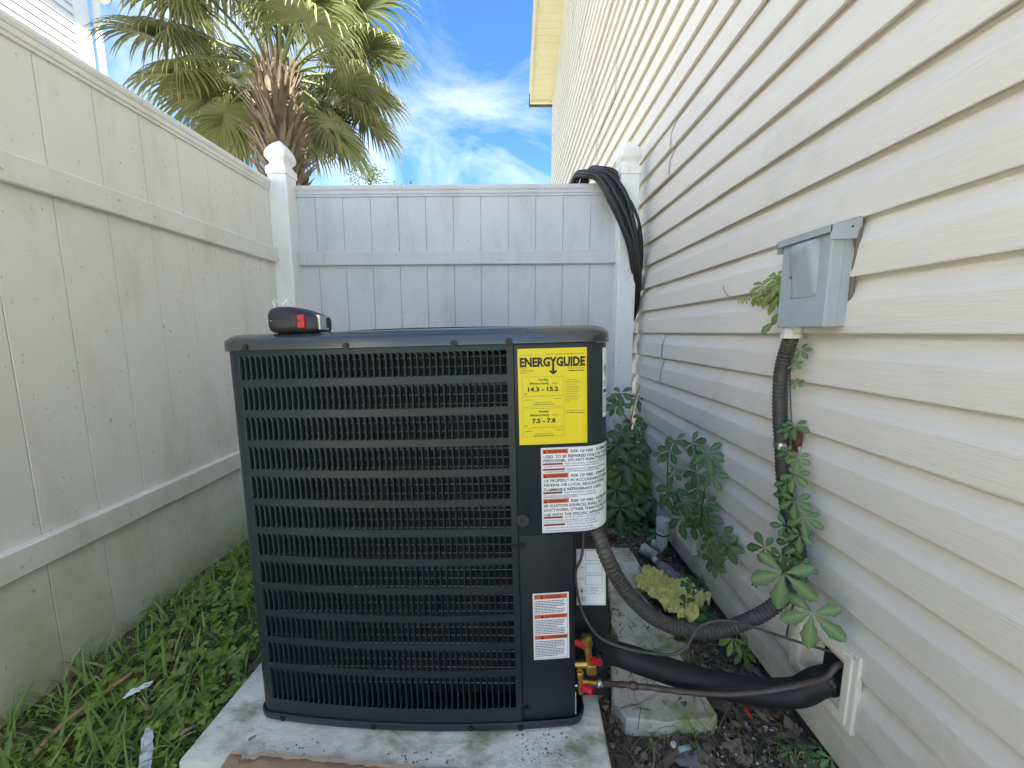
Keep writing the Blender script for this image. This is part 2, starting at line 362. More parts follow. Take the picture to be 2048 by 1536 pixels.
tag(b.build('ground', 'yard'), 'wide lawn ground reaching the horizon', None, kind='structure')

# ================================================================== HOUSE WITH CREAM SIDING
XW = .764; YF, YN = 7.655, -1.95; ZE, SL = 5.264, .275; PEAK = (YF+YN)/2  # near end YN is out of view, placed to let bounced sun into the alley
def rake_z(y): return ZE + (YF-y if y > PEAK else y-YN)*SL
house = thing('house', 'two storey house clad in cream horizontal vinyl siding', 'house', (XW, (YF+YN)/2, 0))
b = MB()
b.prism([(YN, .02), (YF, .02), (YF, ZE), (PEAK, rake_z(PEAK)), (YN, ZE)], 0, XW+.002, XW+9)
wchild(b.build('wall', 'wall_core'), house)
b = MB(); b.box(XW-.002, XW+.2, YN, YF, -.06, .03); wchild(b.build('footing', 'soil'), house)
PITCHZ = .1217; Z0 = 1.008
def course_profile(z0):
    # (outward offset from the wall core, z)
    return [(.003, z0+.007), (.0215, z0+.001), (.0230, z0), (.0240, z0+.003), (.0228, z0+.066), (.0218, z0+.0705), (.0200, z0+.074), (.0022, z0+.1190), (.0016, z0+.1300)]
def siding_panel(k, ya, yb, lift):
    b = MB(); prof = []
    for q in (0, 1):
        prof += course_profile(Z0+(k+q)*PITCHZ)
    def yend(y, z):
        if z <= ZE: return y
        far = YF-(z-ZE)/SL; near = YN+(z-ZE)/SL
        return min(max(y, near), far)
    if Z0+k*PITCHZ > ZE and (yend(yb, Z0+(k+1)*PITCHZ)-yend(ya, Z0+(k+1)*PITCHZ)) < .05: return
    A = [(XW-o-lift, yend(ya, z), z) for o, z in prof]; B = [(XW-o-lift, yend(yb, z), z) for o, z in prof]
    b.loft([A, B], closed=False)
    if lift > .001: b.loft([B, [(x+lift+.0015, y, z) for x, y, z in B]], closed=False)
    o = b.build('siding_panel', 'siding', fix=False)
    autosmooth(o, 11); wchild(o, house)
rs = random.Random(3)
for k in range(-8, 48, 2):
    seams = {0: [1.31], -2: [1.90], -4: [2.35], -6: [3.2], 2: [3.0], 4: [2.45], 6: [1.92, 4.9], 8: [2.95], 10: [1.55, 4.4]}.get(k)
    if seams is None: s0 = rs.uniform(-1.5, 2.0); seams = [s0, s0+3.2]
    else: seams = [min(seams)-3.3] + seams
    seams = [s for s in seams if s < 6.8 and s > YN+.3]
    ys = [YN]+sorted(seams)+[YF]
    for i in range(len(ys)-1):
        siding_panel(k, ys[i], ys[i+1]-(0.0 if i == len(ys)-2 else -.02), .0002+.0042*((i+1) % 2))
# corner trim at the far end
b = MB(); b.box(XW-.022, XW+.06, YF-.06, YF+.014, .03, ZE-.01, .004); wchild(b.build('corner_trim', 'trim'), house)
# rake: soffit panels, fascia board, drip edge, roof
OV = .42
th = math.atan(SL)
def rake_piece(name, m, x0, x1, ya, yb, zo0, zo1, ch=0):
    b = MB(); A = []; B = []
    for (x, zo) in ((x0, zo0), (x1, zo0), (x1, zo1), (x0, zo1)):
        A.append((x, ya, rake_z(ya)+zo)); B.append((x, yb, rake_z(yb)+zo))
    b.loft([A, B], True, True, True); o = b.build(name, m); wchild(o, house); return o
yend_ = YF+.42
for i in range(64):
    ya = YF+.05-i*.105*.97; yb = ya-.0985
    if yb < PEAK: break
    rake_piece('soffit_panel', 'soffit', XW-OV+.016, XW-.012, ya, yb, -.012, -.002)
rake_piece('fascia', 'trim', XW-OV-.010, XW-OV+.012, YF+.10, PEAK, -.035, .165)
rake_piece('soffit_trim', 'trim', XW-OV+.013, XW-OV+.035, YF+.06, PEAK, -.022, -.013)
rake_piece('drip_edge', 'trim', XW-OV-.030, XW-OV+.01, YF+.12, PEAK, .168, .196)
b = MB(); b.box(XW-OV-.008, XW+.02, YF+.052, YF+.098, ZE-.06, ZE+.12); wchild(b.build('eave_end', 'trim'), house)
b = MB()
for sgn, ya, yb in ((1, YF+.45, PEAK), (-1, PEAK, YN-.45)):
    za = ZE+(YF-ya)*SL if sgn > 0 else rake_z(PEAK); zb = rake_z(PEAK) if sgn > 0 else ZE-.45*SL
    b.loft([[(XW-OV-.02, ya, za+.20), (XW+9.4, ya, za+.20), (XW+9.4, ya, za+.24), (XW-OV-.02, ya, za+.24)],
            [(XW-OV-.02, yb, zb+.20), (XW+9.4, yb, zb+.20), (XW+9.4, yb, zb+.24), (XW-OV-.02, yb, zb+.24)]], True, True, True)
wchild(b.build('roof', 'roof'), house)
rake_piece('fascia', 'trim', XW-OV-.010, XW-OV+.012, PEAK, YN-.1, -.035, .165)
rake_piece('soffit_panel', 'soffit', XW-OV+.016, XW-.012, PEAK, YN-.05, -.012, -.002)

# ================================================================== NEIGHBOUR HOUSE
XN, YNC = -6.5, 6.55
nh = thing('neighbour_house', 'white sided house beyond the fence with a sunlit corner board', 'house', (XN-4, 1, 0))
b = MB(); b.box(XN-8, XN-.002, -6, YNC-.002, -.05, 6.55); wchild(b.build('wall', 'white_siding'), nh)
for i in range(26):
    z0 = 3.25+i*.127; b = MB()
    b.loft([[(XN+.002, y, z0+.006), (XN+.030, y, z0), (XN+.030, y, z0+.07), (XN+.004, y, z0+.126)] for y in (-6, YNC-.20)], False)
    wchild(b.build('siding_plank', 'white_siding', fix=False), nh)
b = MB(); b.box(XN-.02, XN+.040, YNC-.20, YNC+.02, -.02, 6.52, .005); wchild(b.build('corner_board', 'white_siding'), nh)
b = MB(); b.box(XN-8.4, XN+.42, -6.4, YNC+.30, 6.53, 6.56); wchild(b.build('soffit', 'white_siding'), nh)
b = MB(); b.box(XN+.40, XN+.52, -6.4, YNC+.32, 6.50, 6.68, .02); wchild(b.build('gutter', 'white_siding'), nh)
b = MB(); b.loft([[(XN+.46, -6.4, 6.70), (XN+.46, YNC+.34, 6.70)], [(XN-4, -6.4, 8.3), (XN-4, YNC+.34, 8.3)], [(XN-8.4, -6.4, 6.70), (XN-8.4, YNC+.34, 6.70)]], False)
wchild(b.build('roof', 'roof'), nh)
b = MB(); b.tube(smooth_path([(XN+.46, YNC+.28, 6.5), (XN+.40, YNC+.26, 6.35), (XN+.16, YNC+.14, 6.1), (XN+.08, YNC+.10, 5.9), (XN+.08, YNC+.10, 3.0), (XN+.08, YNC+.10, 0)], 5), .045, 8)
wchild(b.build('downspout', 'white_siding', smooth=True), nh)

# ================================================================== VINYL FENCES
XF, YB, ZT = -1.31, 2.28, 1.83
def fence_board(par, m, p0, p1, face, axis, zt=1.775):
    """one tongue-and-groove board; axis 1: boards run along y on the plane x=face; axis 0: along x on the plane y=face"""
    c = .0014; t = .022; prof = [(p0+.0008, t), (p0+.0008, c), (p0+.0008+c, 0), (p1-.0008-c, 0), (p1-.0008, c), (p1-.0008, .009), (p1+.004, .009), (p1+.004, .013), (p1-.0008, .013), (p1-.0008, t)]
    b = MB(); loops = []
    for z in (-.03, zt):
        loops.append([(face-d, p, z) if axis == 1 else (p, face+d, z) for p, d in prof])
    b.loft(loops, True, True, True); wchild(b.build('board', m), par)
def rail_profile(h, d):
    c = .004
    return [(-.001, 0), (d-c, 0), (d, c), (d, h-c), (d-c, h), (-.001, h)]
def rail(par, name, m, a0, a1, face, axis, z0, prof):
    b = MB(); loops = []
    for a in (a0, a1):
        loops.append([(face+d, a, z0+z) if axis == 1 else (a, face-d, z0+z) for d, z in prof])
    b.loft(loops, True, True, True); return wchild(b.build(name, m), par)
top_prof = [(-.030, 0), (.006, 0), (.006, .010), (.010, .014), (.010, .030), (.013, .034), (.015, .044), (.013, .054), (.008, .060), (-.030, .062)]
lf = thing('privacy_fence', 'long grimy white vinyl fence running beside the weedy grass', 'fence', (XF, .8, 0))
y = 2.215
while y > -1.2:
    fence_board(lf, 'fence', y-.151, y, XF, 1); y -= .151
fence_board(lf, 'fence', 2.215, 2.25, XF, 1)
rail(lf, 'top_rail', 'fence', -1.2, 2.225, XF, 1, 1.768, top_prof)
rail(lf, 'middle_rail', 'fence', -1.2, 2.225, XF, 1, 1.392, rail_profile(.078, .020))
rail(lf, 'bottom_rail', 'fence', -1.2, 2.225, XF, 1, .372, rail_profile(.078, .024))
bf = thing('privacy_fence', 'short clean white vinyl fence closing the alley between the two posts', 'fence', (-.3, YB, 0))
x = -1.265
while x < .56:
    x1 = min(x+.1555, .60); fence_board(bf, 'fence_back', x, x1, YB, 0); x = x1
top2 = [(d, z) for d, z in top_prof]
def tilt_rail(name, z0, prof, dz): 
    o = rail(bf, name, 'fence_back', -1.215, .60, YB, 0, z0, prof)
    for v in o.data.vertices: v.co.z += dz*(v.co.x+.3)
    return o
tilt_rail('top_rail', 1.768, top2, .007); tilt_rail('middle_rail', 1.394, rail_profile(.074, .020), .007); tilt_rail('bottom_rail', .37, rail_profile(.078, .02), 0)
for zz in (1.395,):
    for xx in (-1.185, .575):
        b = MB(); b.box(xx-.022, xx+.022, YB-.0245, YB-.0205, zz+.003+(.006 if xx > 0 else -.006), zz+.073+(.006 if xx > 0 else -.006), .001)
        br = wchild(b.build('rail_bracket', 'fence_back'), bf)
        for q in (.016, .060):
            b = MB(); b.tube([(xx, YB-.0245, zz+q), (xx, YB-.0275, zz+q)], .004, 6); sc = b.build('screw', 'silver'); sc.parent = br
    b = MB(); b.box(XF+.0205, XF+.0245, 2.165, 2.21, zz+.001, zz+.073, .001); br = wchild(b.build('rail_bracket', 'fence'), lf)
    for q in (.016, .060):
        b = MB(); b.tube([(XF+.0245, 2.187, zz+q), (XF+.0275, 2.187, zz+q)], .004, 6); sc = b.build('screw', 'silver'); sc.parent = br
def gothic_post(label, x, y, ztop, m='post'):
    t = thing('fence_post', label, 'post', (x, y, 0), 'white gothic capped fence posts'); h = .0508
    b = MB(); b.box(-h, h, -h, h, -.05, ztop, .006); b.build('post_shaft', m, t)
    loops = []
    def sq(r, z, rc): return [(px, py, z) for px, py in rounded(2*r, 2*r, rc, 3)]
    for r, z, rc in ((h+.005, -.03, .004), (h+.005, .006, .004), (h-.001, .012, .008), (h-.009, .026, .010), (h-.008, .036, .010), (h+.003, .048, .010), (h+.008, .060, .012),
                     (h+.008, .078, .016), (h+.003, .098, .020), (h-.008, .117, .022), (h-.022, .133, .020), (h-.036, .145, .011), (.003, .153, .002)):
        loops.append(sq(r, ztop+z, rc))
    bb = MB(); bb.loft(loops, True, True, True); o = bb.build('post_cap', m, t); autosmooth(o, 40)
    return t
gothic_post('gothic capped fence post in the corner where the two white fences meet', -1.262, YB-.04, 1.885)
gothic_post('gothic capped fence post standing against the cream siding under the black cable', .637, YB-.035, 1.885)

# ================================================================== AIR CONDITIONER (heat pump) -------------------------------
YAW, PIT, ROL = -0.03920727, -0.02699304, -0.0272494
MU = Matrix.Rotation(YAW, 4, 'Z') @ Matrix.Rotation(PIT, 4, 'X') @ Matrix.Rotation(ROL, 4, 'Y')
BASE_Z = -.058
TU = Vector((-.27836723, .79814168, .15765512)) + MU.to_3x3() @ Vector((0, 0, BASE_Z))
MU = Matrix.Translation(TU) @ MU
MUI = MU.inverted()
def unit_at(px, py, yl):
    o = MUI @ O; d = MUI.to_3x3() @ ray(px, py); return o + d*((yl-o.y)/d.y)
def unit_plane(px, py, zl):
    o = MUI @ O; d = MUI.to_3x3() @ ray(px, py); return o + d*((zl-o.z)/d.z)
def U(p): return MU @ Vector(p)
ac = thing('heat_pump', 'dark grey outdoor heat pump with louvred side on a concrete pad', 'air conditioner', mtx=MU)
def yf(x): return -.0263*(1-((x-.083)/.40)**2)
XL, XR, YD = -.325, .505, .80
def arc(cx, cy, r, a0, a1, n=8): return [(cx+r*math.cos(R_(a0+(a1-a0)*i/n)), cy+r*math.sin(R_(a0+(a1-a0)*i/n))) for i in range(n+1)]
def outline(xr=XR, rr=.07, base=False):
    P = []
    nf = 40; xa, xb = XL+.03, xr-rr
    for i in range(nf+1):
        x = xa+(xb-xa)*i/nf; P.append((x, yf(x)))
    yy = yf(xb)
    P += arc(xb, yy+rr, rr, -90, 0, 10)[1:]
    if base:
        P += [(xr, .062), (XR-.02, .085), (XR, .11)]
    for i in range(1, 11):
        t = i/10; y = .12+(YD-.18)*t; P.append((XR+.012*math.sin(math.pi*t)*0.0, y))
    P += arc(XR-.06, YD-.06, .06, 0, 90, 6)
    for i in range(1, 10): P.append((XR-.06+(XL-XR+.12)*i/10, YD))
    P += arc(XL+.06, YD-.06, .06, 90, 180, 6)
    for i in range(1, 10): P.append((XL, YD-.06+(.06-YD+.06)*i/10))
    P += arc(XL+.03, yf(XL+.03)+.03, .03, 180, 270, 6)[:-1]
    return P
def offset(P, d):
    out = []; n = len(P)
    for i in range(n):
        a = Vector(P[i-1]); c = Vector(P[(i+1) % n]); t = (c-a).normalized(); out.append((P[i][0]+t.y*d, P[i][1]-t.x*d))
    return out
OUT = outline()
# --- rows of louvres
K8 = 1.0836
rows = [((.747-.0613*i-.047)*K8-BASE_Z, (.747-.0613*i)*K8-BASE_Z) for i in range(11)] + [(.0005*K8-BASE_Z, .0725*K8-BASE_Z)]
NS = 44; SX0, SX1 = -.289, .289; SPIT = (SX1-SX0)/NS
ZG0, ZG1 = .020, .880; XSEAM = .3030
cols = [(XL, .16), (XL, .10), (XL, .05)] + arc(XL+.03, yf(XL+.03)+.03, .03, 180, 262, 6)
cols = [(x, y, False) for x, y in cols]
for i in range(NS+1):
    x = SX0+i*SPIT; cols.append((x, yf(x), True))
cols.append((XSEAM, yf(XSEAM), False))
zs = [ZG0]
for z0, z1 in reversed(rows): zs += [z0, z1]
zs.append(ZG1)
b = MB(); nc = len(cols)
for z in zs: b.v += [(x, y, z) for x, y, _ in cols]
for j in range(len(zs)-1):
    for i in range(nc-1):
        if j % 2 == 1 and cols[i][2] and cols[i+1][2]: continue
        a = j*nc+i; b.f.append((a, a+1, a+1+nc, a+nc))
# folded return along the right edge of the panel
o_ = len(b.v)
for z in zs: b.v += [(XSEAM, yf(XSEAM)+.012, z)]
for j in range(len(zs)-1): b.f.append((j*nc+nc-1, o_+j, o_+j+1, (j+1)*nc+nc-1))
gp = b.build('grille_panel', 'unit', ac, fix=False); autosmooth(gp, 40)
def louvre_mesh(h):
    b = MB(); bw = .0013; zz = [0, .0006, .0016, .003, .005, .0075, h-.012, h-.009, h-.006, h-.0035, h-.0015, h-.0005, h]
    def fil(z):
        r = 0
        for q, rz, rx in ((z, .0075, .0062), (h-z, .012, .0080)):
            if q < rz: r = max(r, rx*(1-math.sqrt(max(0, 1-(1-q/rz)**2))))
        return r
    L = [(-bw-fil(z), -.0004, z) for z in zz]; C = [(bw, -.0004, z) for z in zz]
    ins = [min(.0045*max(0, 1-(min(z, h-z)/.006))**2, .004) for z in zz]
    D = [(bw+.0004-i*.1, .004, min(max(z, .0008), h-.0008)) for z, i in zip(zz, ins)]
    E_ = [(bw+.0011-i*.3, .0105, min(max(z, .0030), h-.0030)) for z, i in zip(zz, ins)]
    b.loft([L, C, D, E_], closed=False)
    o = b.build('louvre', 'unit', None, fix=False); me = o.data; bpy.data.objects.remove(o)
    me.polygons.foreach_set('use_smooth', [True]*len(me.polygons)); return me
lm1 = louvre_mesh(rows[0][1]-rows[0][0]); lm2 = louvre_mesh(rows[11][1]-rows[11][0])
rest = MB()
for r, (z0, z1) in enumerate(rows):
    me = lm2 if r == 11 else lm1
    for i in range(NS):
        x = SX0+i*SPIT; loc = Vector((x, yf(x), z0)); sl_ = math.atan(2*.0263*(x-.083)/.16)
        if r in (0, 1, 2, 3, 4, 11):
            lo = link('louvre', me, ac); lo.location = loc; lo.rotation_euler = (0, 0, sl_+random.uniform(-.05, .05))
        else:
            mm = Matrix.Translation(loc) @ Matrix.Rotation(sl_, 4, 'Z')
            rest.add([mm @ v.co for v in me.vertices], [list(p.vertices) for p in me.polygons])
o = rest.build('louvres', 'unit', ac, smooth=True, fix=False); o['kind'] = 'stuff'
# --- coil and guard wires behind the louvres
b = MB(); b.box(XL+.03, XSEAM+.005, .045, .12, .03, .86); b.build('coil', 'coil', ac)
wb = MB(); wb.tube([(SX0-.01, 0, 0), (SX1+.012, 0, 0)], .0010, 5); wo_ = wb.build('guard_wire', 'wire_metal', ac)
wire_me = wo_.data; wo_.location = (0, .026, .075); z = .075+.0205
while z < .86:
    q = link('guard_wire', wire_me, ac); q.location = (0, .026, z); z += .0205
b = MB()
for x in (-.2, -.05, .1, .24): b.tube([(x, .028, .05), (x, .028, .86)], .0022, 5)
b.build('guard_rod', 'coil', ac)
# --- other sides of the cabinet
side = [(XSEAM, .13), (.425, .13), (.425, .13)]
b = MB(); S = [p for p in OUT if p[1] > .155 or (p[0] < XL+.002 and p[1] > .1)]
b.loft([[(x, y, .02) for x, y in S], [(x, y, .88) for x, y in S]], False); autosmooth(b.build('cabinet_side', 'unit_dark', ac, fix=False), 40)
b = MB()   # louvre slots of the hidden sides, as dark recess bars
for z0, z1 in rows:
    b.box(XL-.001, XL+.002, .20, .72, z0, z1)
b.build('side_vent', 'coil', ac)
# --- control box cover that wraps round the corner
CV = [(x, yf(x)-.003) for x in [XSEAM+.0015+(XR-.07-XSEAM-.0015)*i/16 for i in range(17)]]
yy = yf(XR-.07)-.003
CV += arc(XR-.07, yy+.0715, .0715, -90, 0, 14)[1:] + [(XR+.0015, .12), (XR+.0015, .20), (XR+.0015, .30)]
arcl = [0]
for i in range(1, len(CV)): arcl.append(arcl[-1]+(Vector(CV[i])-Vector(CV[i-1])).length)
def cover_pt(s, off=0.0):
    s = max(0.0, min(s, arcl[-1]-1e-6))
    for i in range(1, len(CV)):
        if s <= arcl[i]:
            a = Vector(CV[i-1]); c = Vector(CV[i]); t = (s-arcl[i-1])/(arcl[i]-arcl[i-1]); p = a.lerp(c, t)
            def nrm(k):
                q0 = Vector(CV[max(k-1, 0)]); q1 = Vector(CV[min(k+1, len(CV)-1)]); d = (q1-q0).normalized(); return Vector((d.y, -d.x))
            n = nrm(i-1).lerp(nrm(i), t).normalized()
            return p+n*off
    return Vector(CV[-1])
ZC0 = .466
b = MB(); lo_ = []
for z, d in ((ZC0+.004, -.018), (ZC0, -.012), (ZC0, -.003), (ZC0+.003, 0), (.8775, 0)):
    lo_.append([(*cover_pt(s, d), z) for s in arcl])
b.loft(lo_, False)
b.loft([[(CV[0][0], CV[0][1], ZC0+.003), (CV[0][0], CV[0][1], .8775)], [(CV[0][0], CV[0][1]+.014, ZC0+.003), (CV[0][0], CV[0][1]+.014, .8775)]], False)
cover = autosmooth(b.build('control_cover', 'unit', ac, fix=False), 50)
b = MB(); b.loft([[(XSEAM+.002, .0, ZC0+.004), (XR-.07, .005, ZC0+.004), (XR-.015, .04, ZC0+.004)], [(XSEAM+.002, .2, ZC0+.004), (XR-.07, .2, ZC0+.004), (XR-.015, .2, ZC0+.004)]], False)
b.build('control_box_floor', 'black_panel', ac)
# --- lower access panel, recess and base pan
b = MB(); yp = yf(.36)+.004
b.loft([[(XSEAM+.0015, yf(.303)+.004, z), (.36, yf(.36)+.004, z), (.421, yf(.421)+.004, z), (.425, yf(.421)+.008, z), (.425, .062, z)] for z in (.020, ZC0+.02)], False)
autosmooth(b.build('access_panel', 'unit_dark', ac, fix=False), 50)
b = MB(); b.box(.41, .512, .060, .068, .012, ZC0+.01); b.box(.500, .512, .068, .20, .012, ZC0+.01); b.build('recess_panel', 'black_panel', ac)
b = MB(); b.loft([[(.4262, yf(.421)+.0085, .022), (.4262, yf(.421)+.0085, .075)], [(.4262, yf(.421)+.0105, .022), (.4262, yf(.421)+.0105, .075)]], False)
BO = outline(xr=.441, rr=.032, base=True)
b = MB(); n_ = len(BO)
loops = []
for d, z in ((-.03, .010), (-.004, .012), (-.001, .0225), (.0035, .0245), (.0065, .0225), (.0055, .010), (.0, .002), (-.012, -.001)):
    loops.append([(x, y, z) for x, y in offset(BO, d)])
b.loft(loops, True, True, True); autosmooth(b.build('base_pan', 'unit_dark', ac), 50)
# --- top cap with fan guard
b = MB(); loops = []
for d, z in ((-.02, .8785), (.0065, .8785), (.0080, .880), (.0075, .8985), (.0055, .902), (-.004, .909), (-.016, .9135), (-.028, .9150)):
    loops.append([(x, y, z) for x, y in offset(OUT, d)])
cx, cy = (XL+XR)/2, YD/2-.01
ring = []
for x, y in OUT:
    a = math.atan2(y-cy, x-cx); ring.append((cx+.33*math.cos(a), cy+.33*math.sin(a)))
loops.append([((x*.5+rx*.5), (y*.5+ry*.5), .9165) for (x, y), (rx, ry) in zip(OUT, ring)])
loops.append([(x, y, .918) for x, y in ring]); loops.append([(cx+(x-cx)*.985, cy+(y-cy)*.985, .905) for x, y in ring]); loops.append([(cx+(x-cx)*.98, cy+(y-cy)*.98, .80) for x, y in ring])
b.loft(loops, True); cap = autosmooth(b.build('top_cap', 'unit_cap', ac), 40)
b = MB(); b.add([(cx+.33*math.cos(2*math.pi*i/32), cy+.33*math.sin(2*math.pi*i/32), .79) for i in range(32)], [tuple(range(32))]); b.build('fan_well', 'coil', cap)
for k in range(11):
    r = .04+k*.029; b = MB(); b.tube([(cx+r*math.cos(2*math.pi*i/40), cy+r*math.sin(2*math.pi*i/40), .919+.004*(1-r/.33)) for i in range(41)], .0022, 5); b.build('guard_ring', 'screw', cap)
b = MB()
for k in range(8):
    a = k*math.pi/4; b.tube([(cx, cy, .917), (cx+.34*math.cos(a), cy+.34*math.sin(a), .914)], .003, 5)
b.build('guard_spoke', 'screw', cap)
for k in range(4):
    b = MB(); a0 = k*math.pi/2; L = []
    for r in (.05, .15, .30): L.append([(cx+r*math.cos(a0+q), cy+r*math.sin(a0+q), .83+.03*q) for q in (-.35, 0, .35)])
    b.loft(L, False); b.build('fan_blade', 'black_panel', cap)
# --- screws
sm = MB(); sm.tube([(0, 0, 0), (0, -.0035, 0)], .0052, 6); sm.tube([(0, 0, 0), (0, -.0012, 0)], .0078, 12)
so_ = sm.build('screw', 'screw', ac); sme = so_.data
def screw(px, py, d, first=[so_]):
    p = unit_at(px, py, 0)
    for _ in range(4): p = unit_at(px, py, yf(p.x)-d)
    if first: q = first.pop()
    else: q = link('screw', sme, ac)
    q.location = p
for px, py in ((492, 696), (692, 692), (908, 687), (1018, 683), (1200, 676)): screw(px, py, .0075)
for px, py in ((566, 1436), (747, 1453), (942, 1456), (1041, 1455)): screw(px, py, .0055)
for px, py, d in ((1044, 1092, -.003), (1029, 1094, .0), (1053, 1416, -.003), (1043, 1041, .003)): screw(px, py, d)
b = MB(); p = unit_at(1046, 1041, -.0225); b.tube([(p.x, -.0215, p.z), (p.x, -.0233, p.z)], .0135, 20); b.build('screw_boss', 'unit_dark', ac)

# ------------------------------------------------------------------ printed labels
_tc = {}
def text2d(body, size, bold=0.0, align='LEFT', width=None):
    key = (body, size, bold, align, width)
    if key in _tc: return _tc[key]
    cu = bpy.data.curves.new('print', 'FONT'); cu.body = body; cu.size = size; cu.align_x = align; cu.offset = bold*size; cu.resolution_u = 2
    o = bpy.data.objects.new('print', cu); COL.objects.link(o)
    dg = bpy.context.evaluated_depsgraph_get(); me = bpy.data.meshes.new_from_object(o.evaluated_get(dg))
    vs_ = [(v.co.x, v.co.y) for v in me.vertices]; fs_ = [list(p.vertices) for p in me.polygons]
    bpy.data.objects.remove(o); bpy.data.curves.remove(cu); bpy.data.meshes.remove(me)
    if width and vs_:
        x0 = min(p[0] for p in vs_); x1 = max(p[0] for p in vs_); k = width/(x1-x0)
        vs_ = [((x-x0)*k if align == 'LEFT' else (x-(x0+x1)/2)*k, y) for x, y in vs_]
    _tc[key] = (vs_, fs_); return _tc[key]
class Sheet:
    """a sticker: 2-D (a,b) with a to the right, b upwards from the lower left; fn maps (a,b,lift) to a point"""
    def __init__(s, name, w_, h_, fn, base_m, label, parent=ac, seg=24, rad=0):
        s.w, s.h, s.fn = w_, h_, fn; s.ink = {}
        b = MB(); L = [[fn(w_*i/seg, z, .0004) for i in range(seg+1)] for z in (0, h_)]
        b.loft(L, False); s.o = b.build(name, base_m, parent, fix=False); s.o['label'] = label
    def _mb(s, m):
        return s.ink.setdefault(m, MB())
    def rect(s, a0, a1, b0, b1, m, lift=.0007, seg=None):
        n = seg or max(1, int(abs(a1-a0)/.004)); mb = s._mb(m)
        mb.loft([[s.fn(a0+(a1-a0)*i/n, z, lift) for i in range(n+1)] for z in (b0, b1)], False)
    def frame(s, a0, a1, b0, b1, t, m):
        s.rect(a0, a1, b0, b0+t, m); s.rect(a0, a1, b1-t, b1, m); s.rect(a0, a0+t, b0, b1, m); s.rect(a1-t, a1, b0, b1, m)
    def text(s, body, a, bb, cap, m, bold=0.0, align='LEFT', width=None, lift=.0010, amax=None):
        vs_, fs_ = text2d(body, cap/.70, bold, align, width)
        s._mb(m).add([s.fn(a+x, bb+y, lift) for x, y in vs_], fs_)
    def poly(s, pts, m, lift=.0009):
        s._mb(m).add([s.fn(a, b_, lift) for a, b_ in pts], [tuple(range(len(pts)))])
    def fine(s, a0, a1, bb, h_, m, seed=0):
        """print too small to read in the photograph: broken strokes"""
        r = random.Random(seed*7919+int(bb*1e6)); a = a0
        while a < a1:
            wl = r.uniform(.0022, .0065); s.rect(a, min(a+wl, a1), bb, bb+h_, m, .0008, 1); a += wl+.0011
    def done(s):
        for m, mb in s.ink.items():
            mb.build('print', m, s.o, fix=False)['kind'] = 'stuff'
S0 = XSEAM+.0015
def fn_cover(x0, z0):
    return lambda a, b_, l: (*cover_pt(x0-S0+a, l), z0+b_)
# energy label
EX, EZ0, EW, EH = .3115, .6675, .1440, .2010
E = Sheet('energy_label', EW, EH, fn_cover(EX, EZ0), 'yellow', 'yellow energy guide sticker')
def V(v): return EH*(1-v)
E.text('ENERGYGUIDE', EW*.03, V(.182), EH*.088, 'ink', .045, width=EW*.94)
E.rect(EW*.492, EW*.525, V(.25), V(.16), 'ink', .0011)
E.poly([(EW*.508, V(.272)), (EW*.45, V(.238)), (EW*.465, V(.222)), (EW*.508, V(.246))], 'ink'); E.poly([(EW*.508, V(.272)), (EW*.508, V(.246)), (EW*.552, V(.222)), (EW*.568, V(.238))], 'ink')
E.text('U.S. Government', EW*.055, V(.072), EH*.011, 'ink_soft'); E.fine(EW*.40, EW*.95, V(.064), EH*.006, 'ink_soft', 1)
for t_, v in (('Heat Pump', .208), ('Cooling And Heating', .230), ('Split System', .252)): E.text(t_, EW*.035, V(v), EH*.011, 'ink', .008)
E.fine(EW*.62, EW*.96, V(.190), EH*.009, 'ink', 2)
E.text('MANUFACTURING L.P.', EW*.73, V(.215), EH*.010, 'ink', .008, width=EW*.23); E.fine(EW*.73, EW*.96, V(.240), EH*.010, 'ink', 3)
E.frame(EW*.055, EW*.660, V(.602), V(.288), .0004, 'ink_soft'); E.frame(EW*.058, EW*.660, V(.915), V(.618), .0004, 'ink_soft')
for v0, ttl, sub, val in ((.288, 'Cooling', '(SEER2)*', '14.3 - 15.2'), (.618, 'Heating', '(HSPF2)*', '7.5 - 7.8')):
    E.text(ttl, EW*.36, V(v0+.042), EH*.022, 'ink', .018, 'CENTER'); E.text('Efficiency Rating', EW*.30, V(v0+.080), EH*.021, 'ink', .018, 'CENTER'); E.text(sub, EW*.485, V(v0+.078), EH*.012, 'ink_soft')
    E.text(val, EW*.36, V(v0+.152), EH*.044, 'ink', .034, 'CENTER', width=EW*(.44 if 'S' in sub and v0 < .4 else .34))
    E.rect(EW*.085, EW*.635, V(v0+.205), V(v0+.203), 'ink')
    for q in range(5): E.rect(EW*(.085+.137*q), EW*(.089+.137*q), V(v0+.203), V(v0+.190), 'ink')
    for q in (.09, .11): E.poly([(EW*q, V(v0+.185)), (EW*(q-.010), V(v0+.172)), (EW*(q+.010), V(v0+.172))], 'ink')
    E.fine(EW*.085, EW*.19, V(v0+.243), EH*.006, 'ink_soft', 5); E.fine(EW*.53, EW*.63, V(v0+.235), EH*.006, 'ink_soft', 6)
    E.text('Range of Similar Models', EW*.36, V(v0+.272), EH*.013, 'ink_soft', 0, 'CENTER'); E.fine(EW*.21, EW*.51, V(v0+.292), EH*.007, 'ink_soft', 7)
for i, t_ in enumerate(['*** Your system\'s', 'efficiency ratings depend', 'on the coil your', 'contractor installs with', 'this unit. The heating', 'efficiency rating varies', 'slightly in different', 'geographic regions. Ask', 'your contractor for', 'details.']):
    E.text(t_, EW*.685, V(.33+.0255*i), EH*.0115, 'ink_soft')
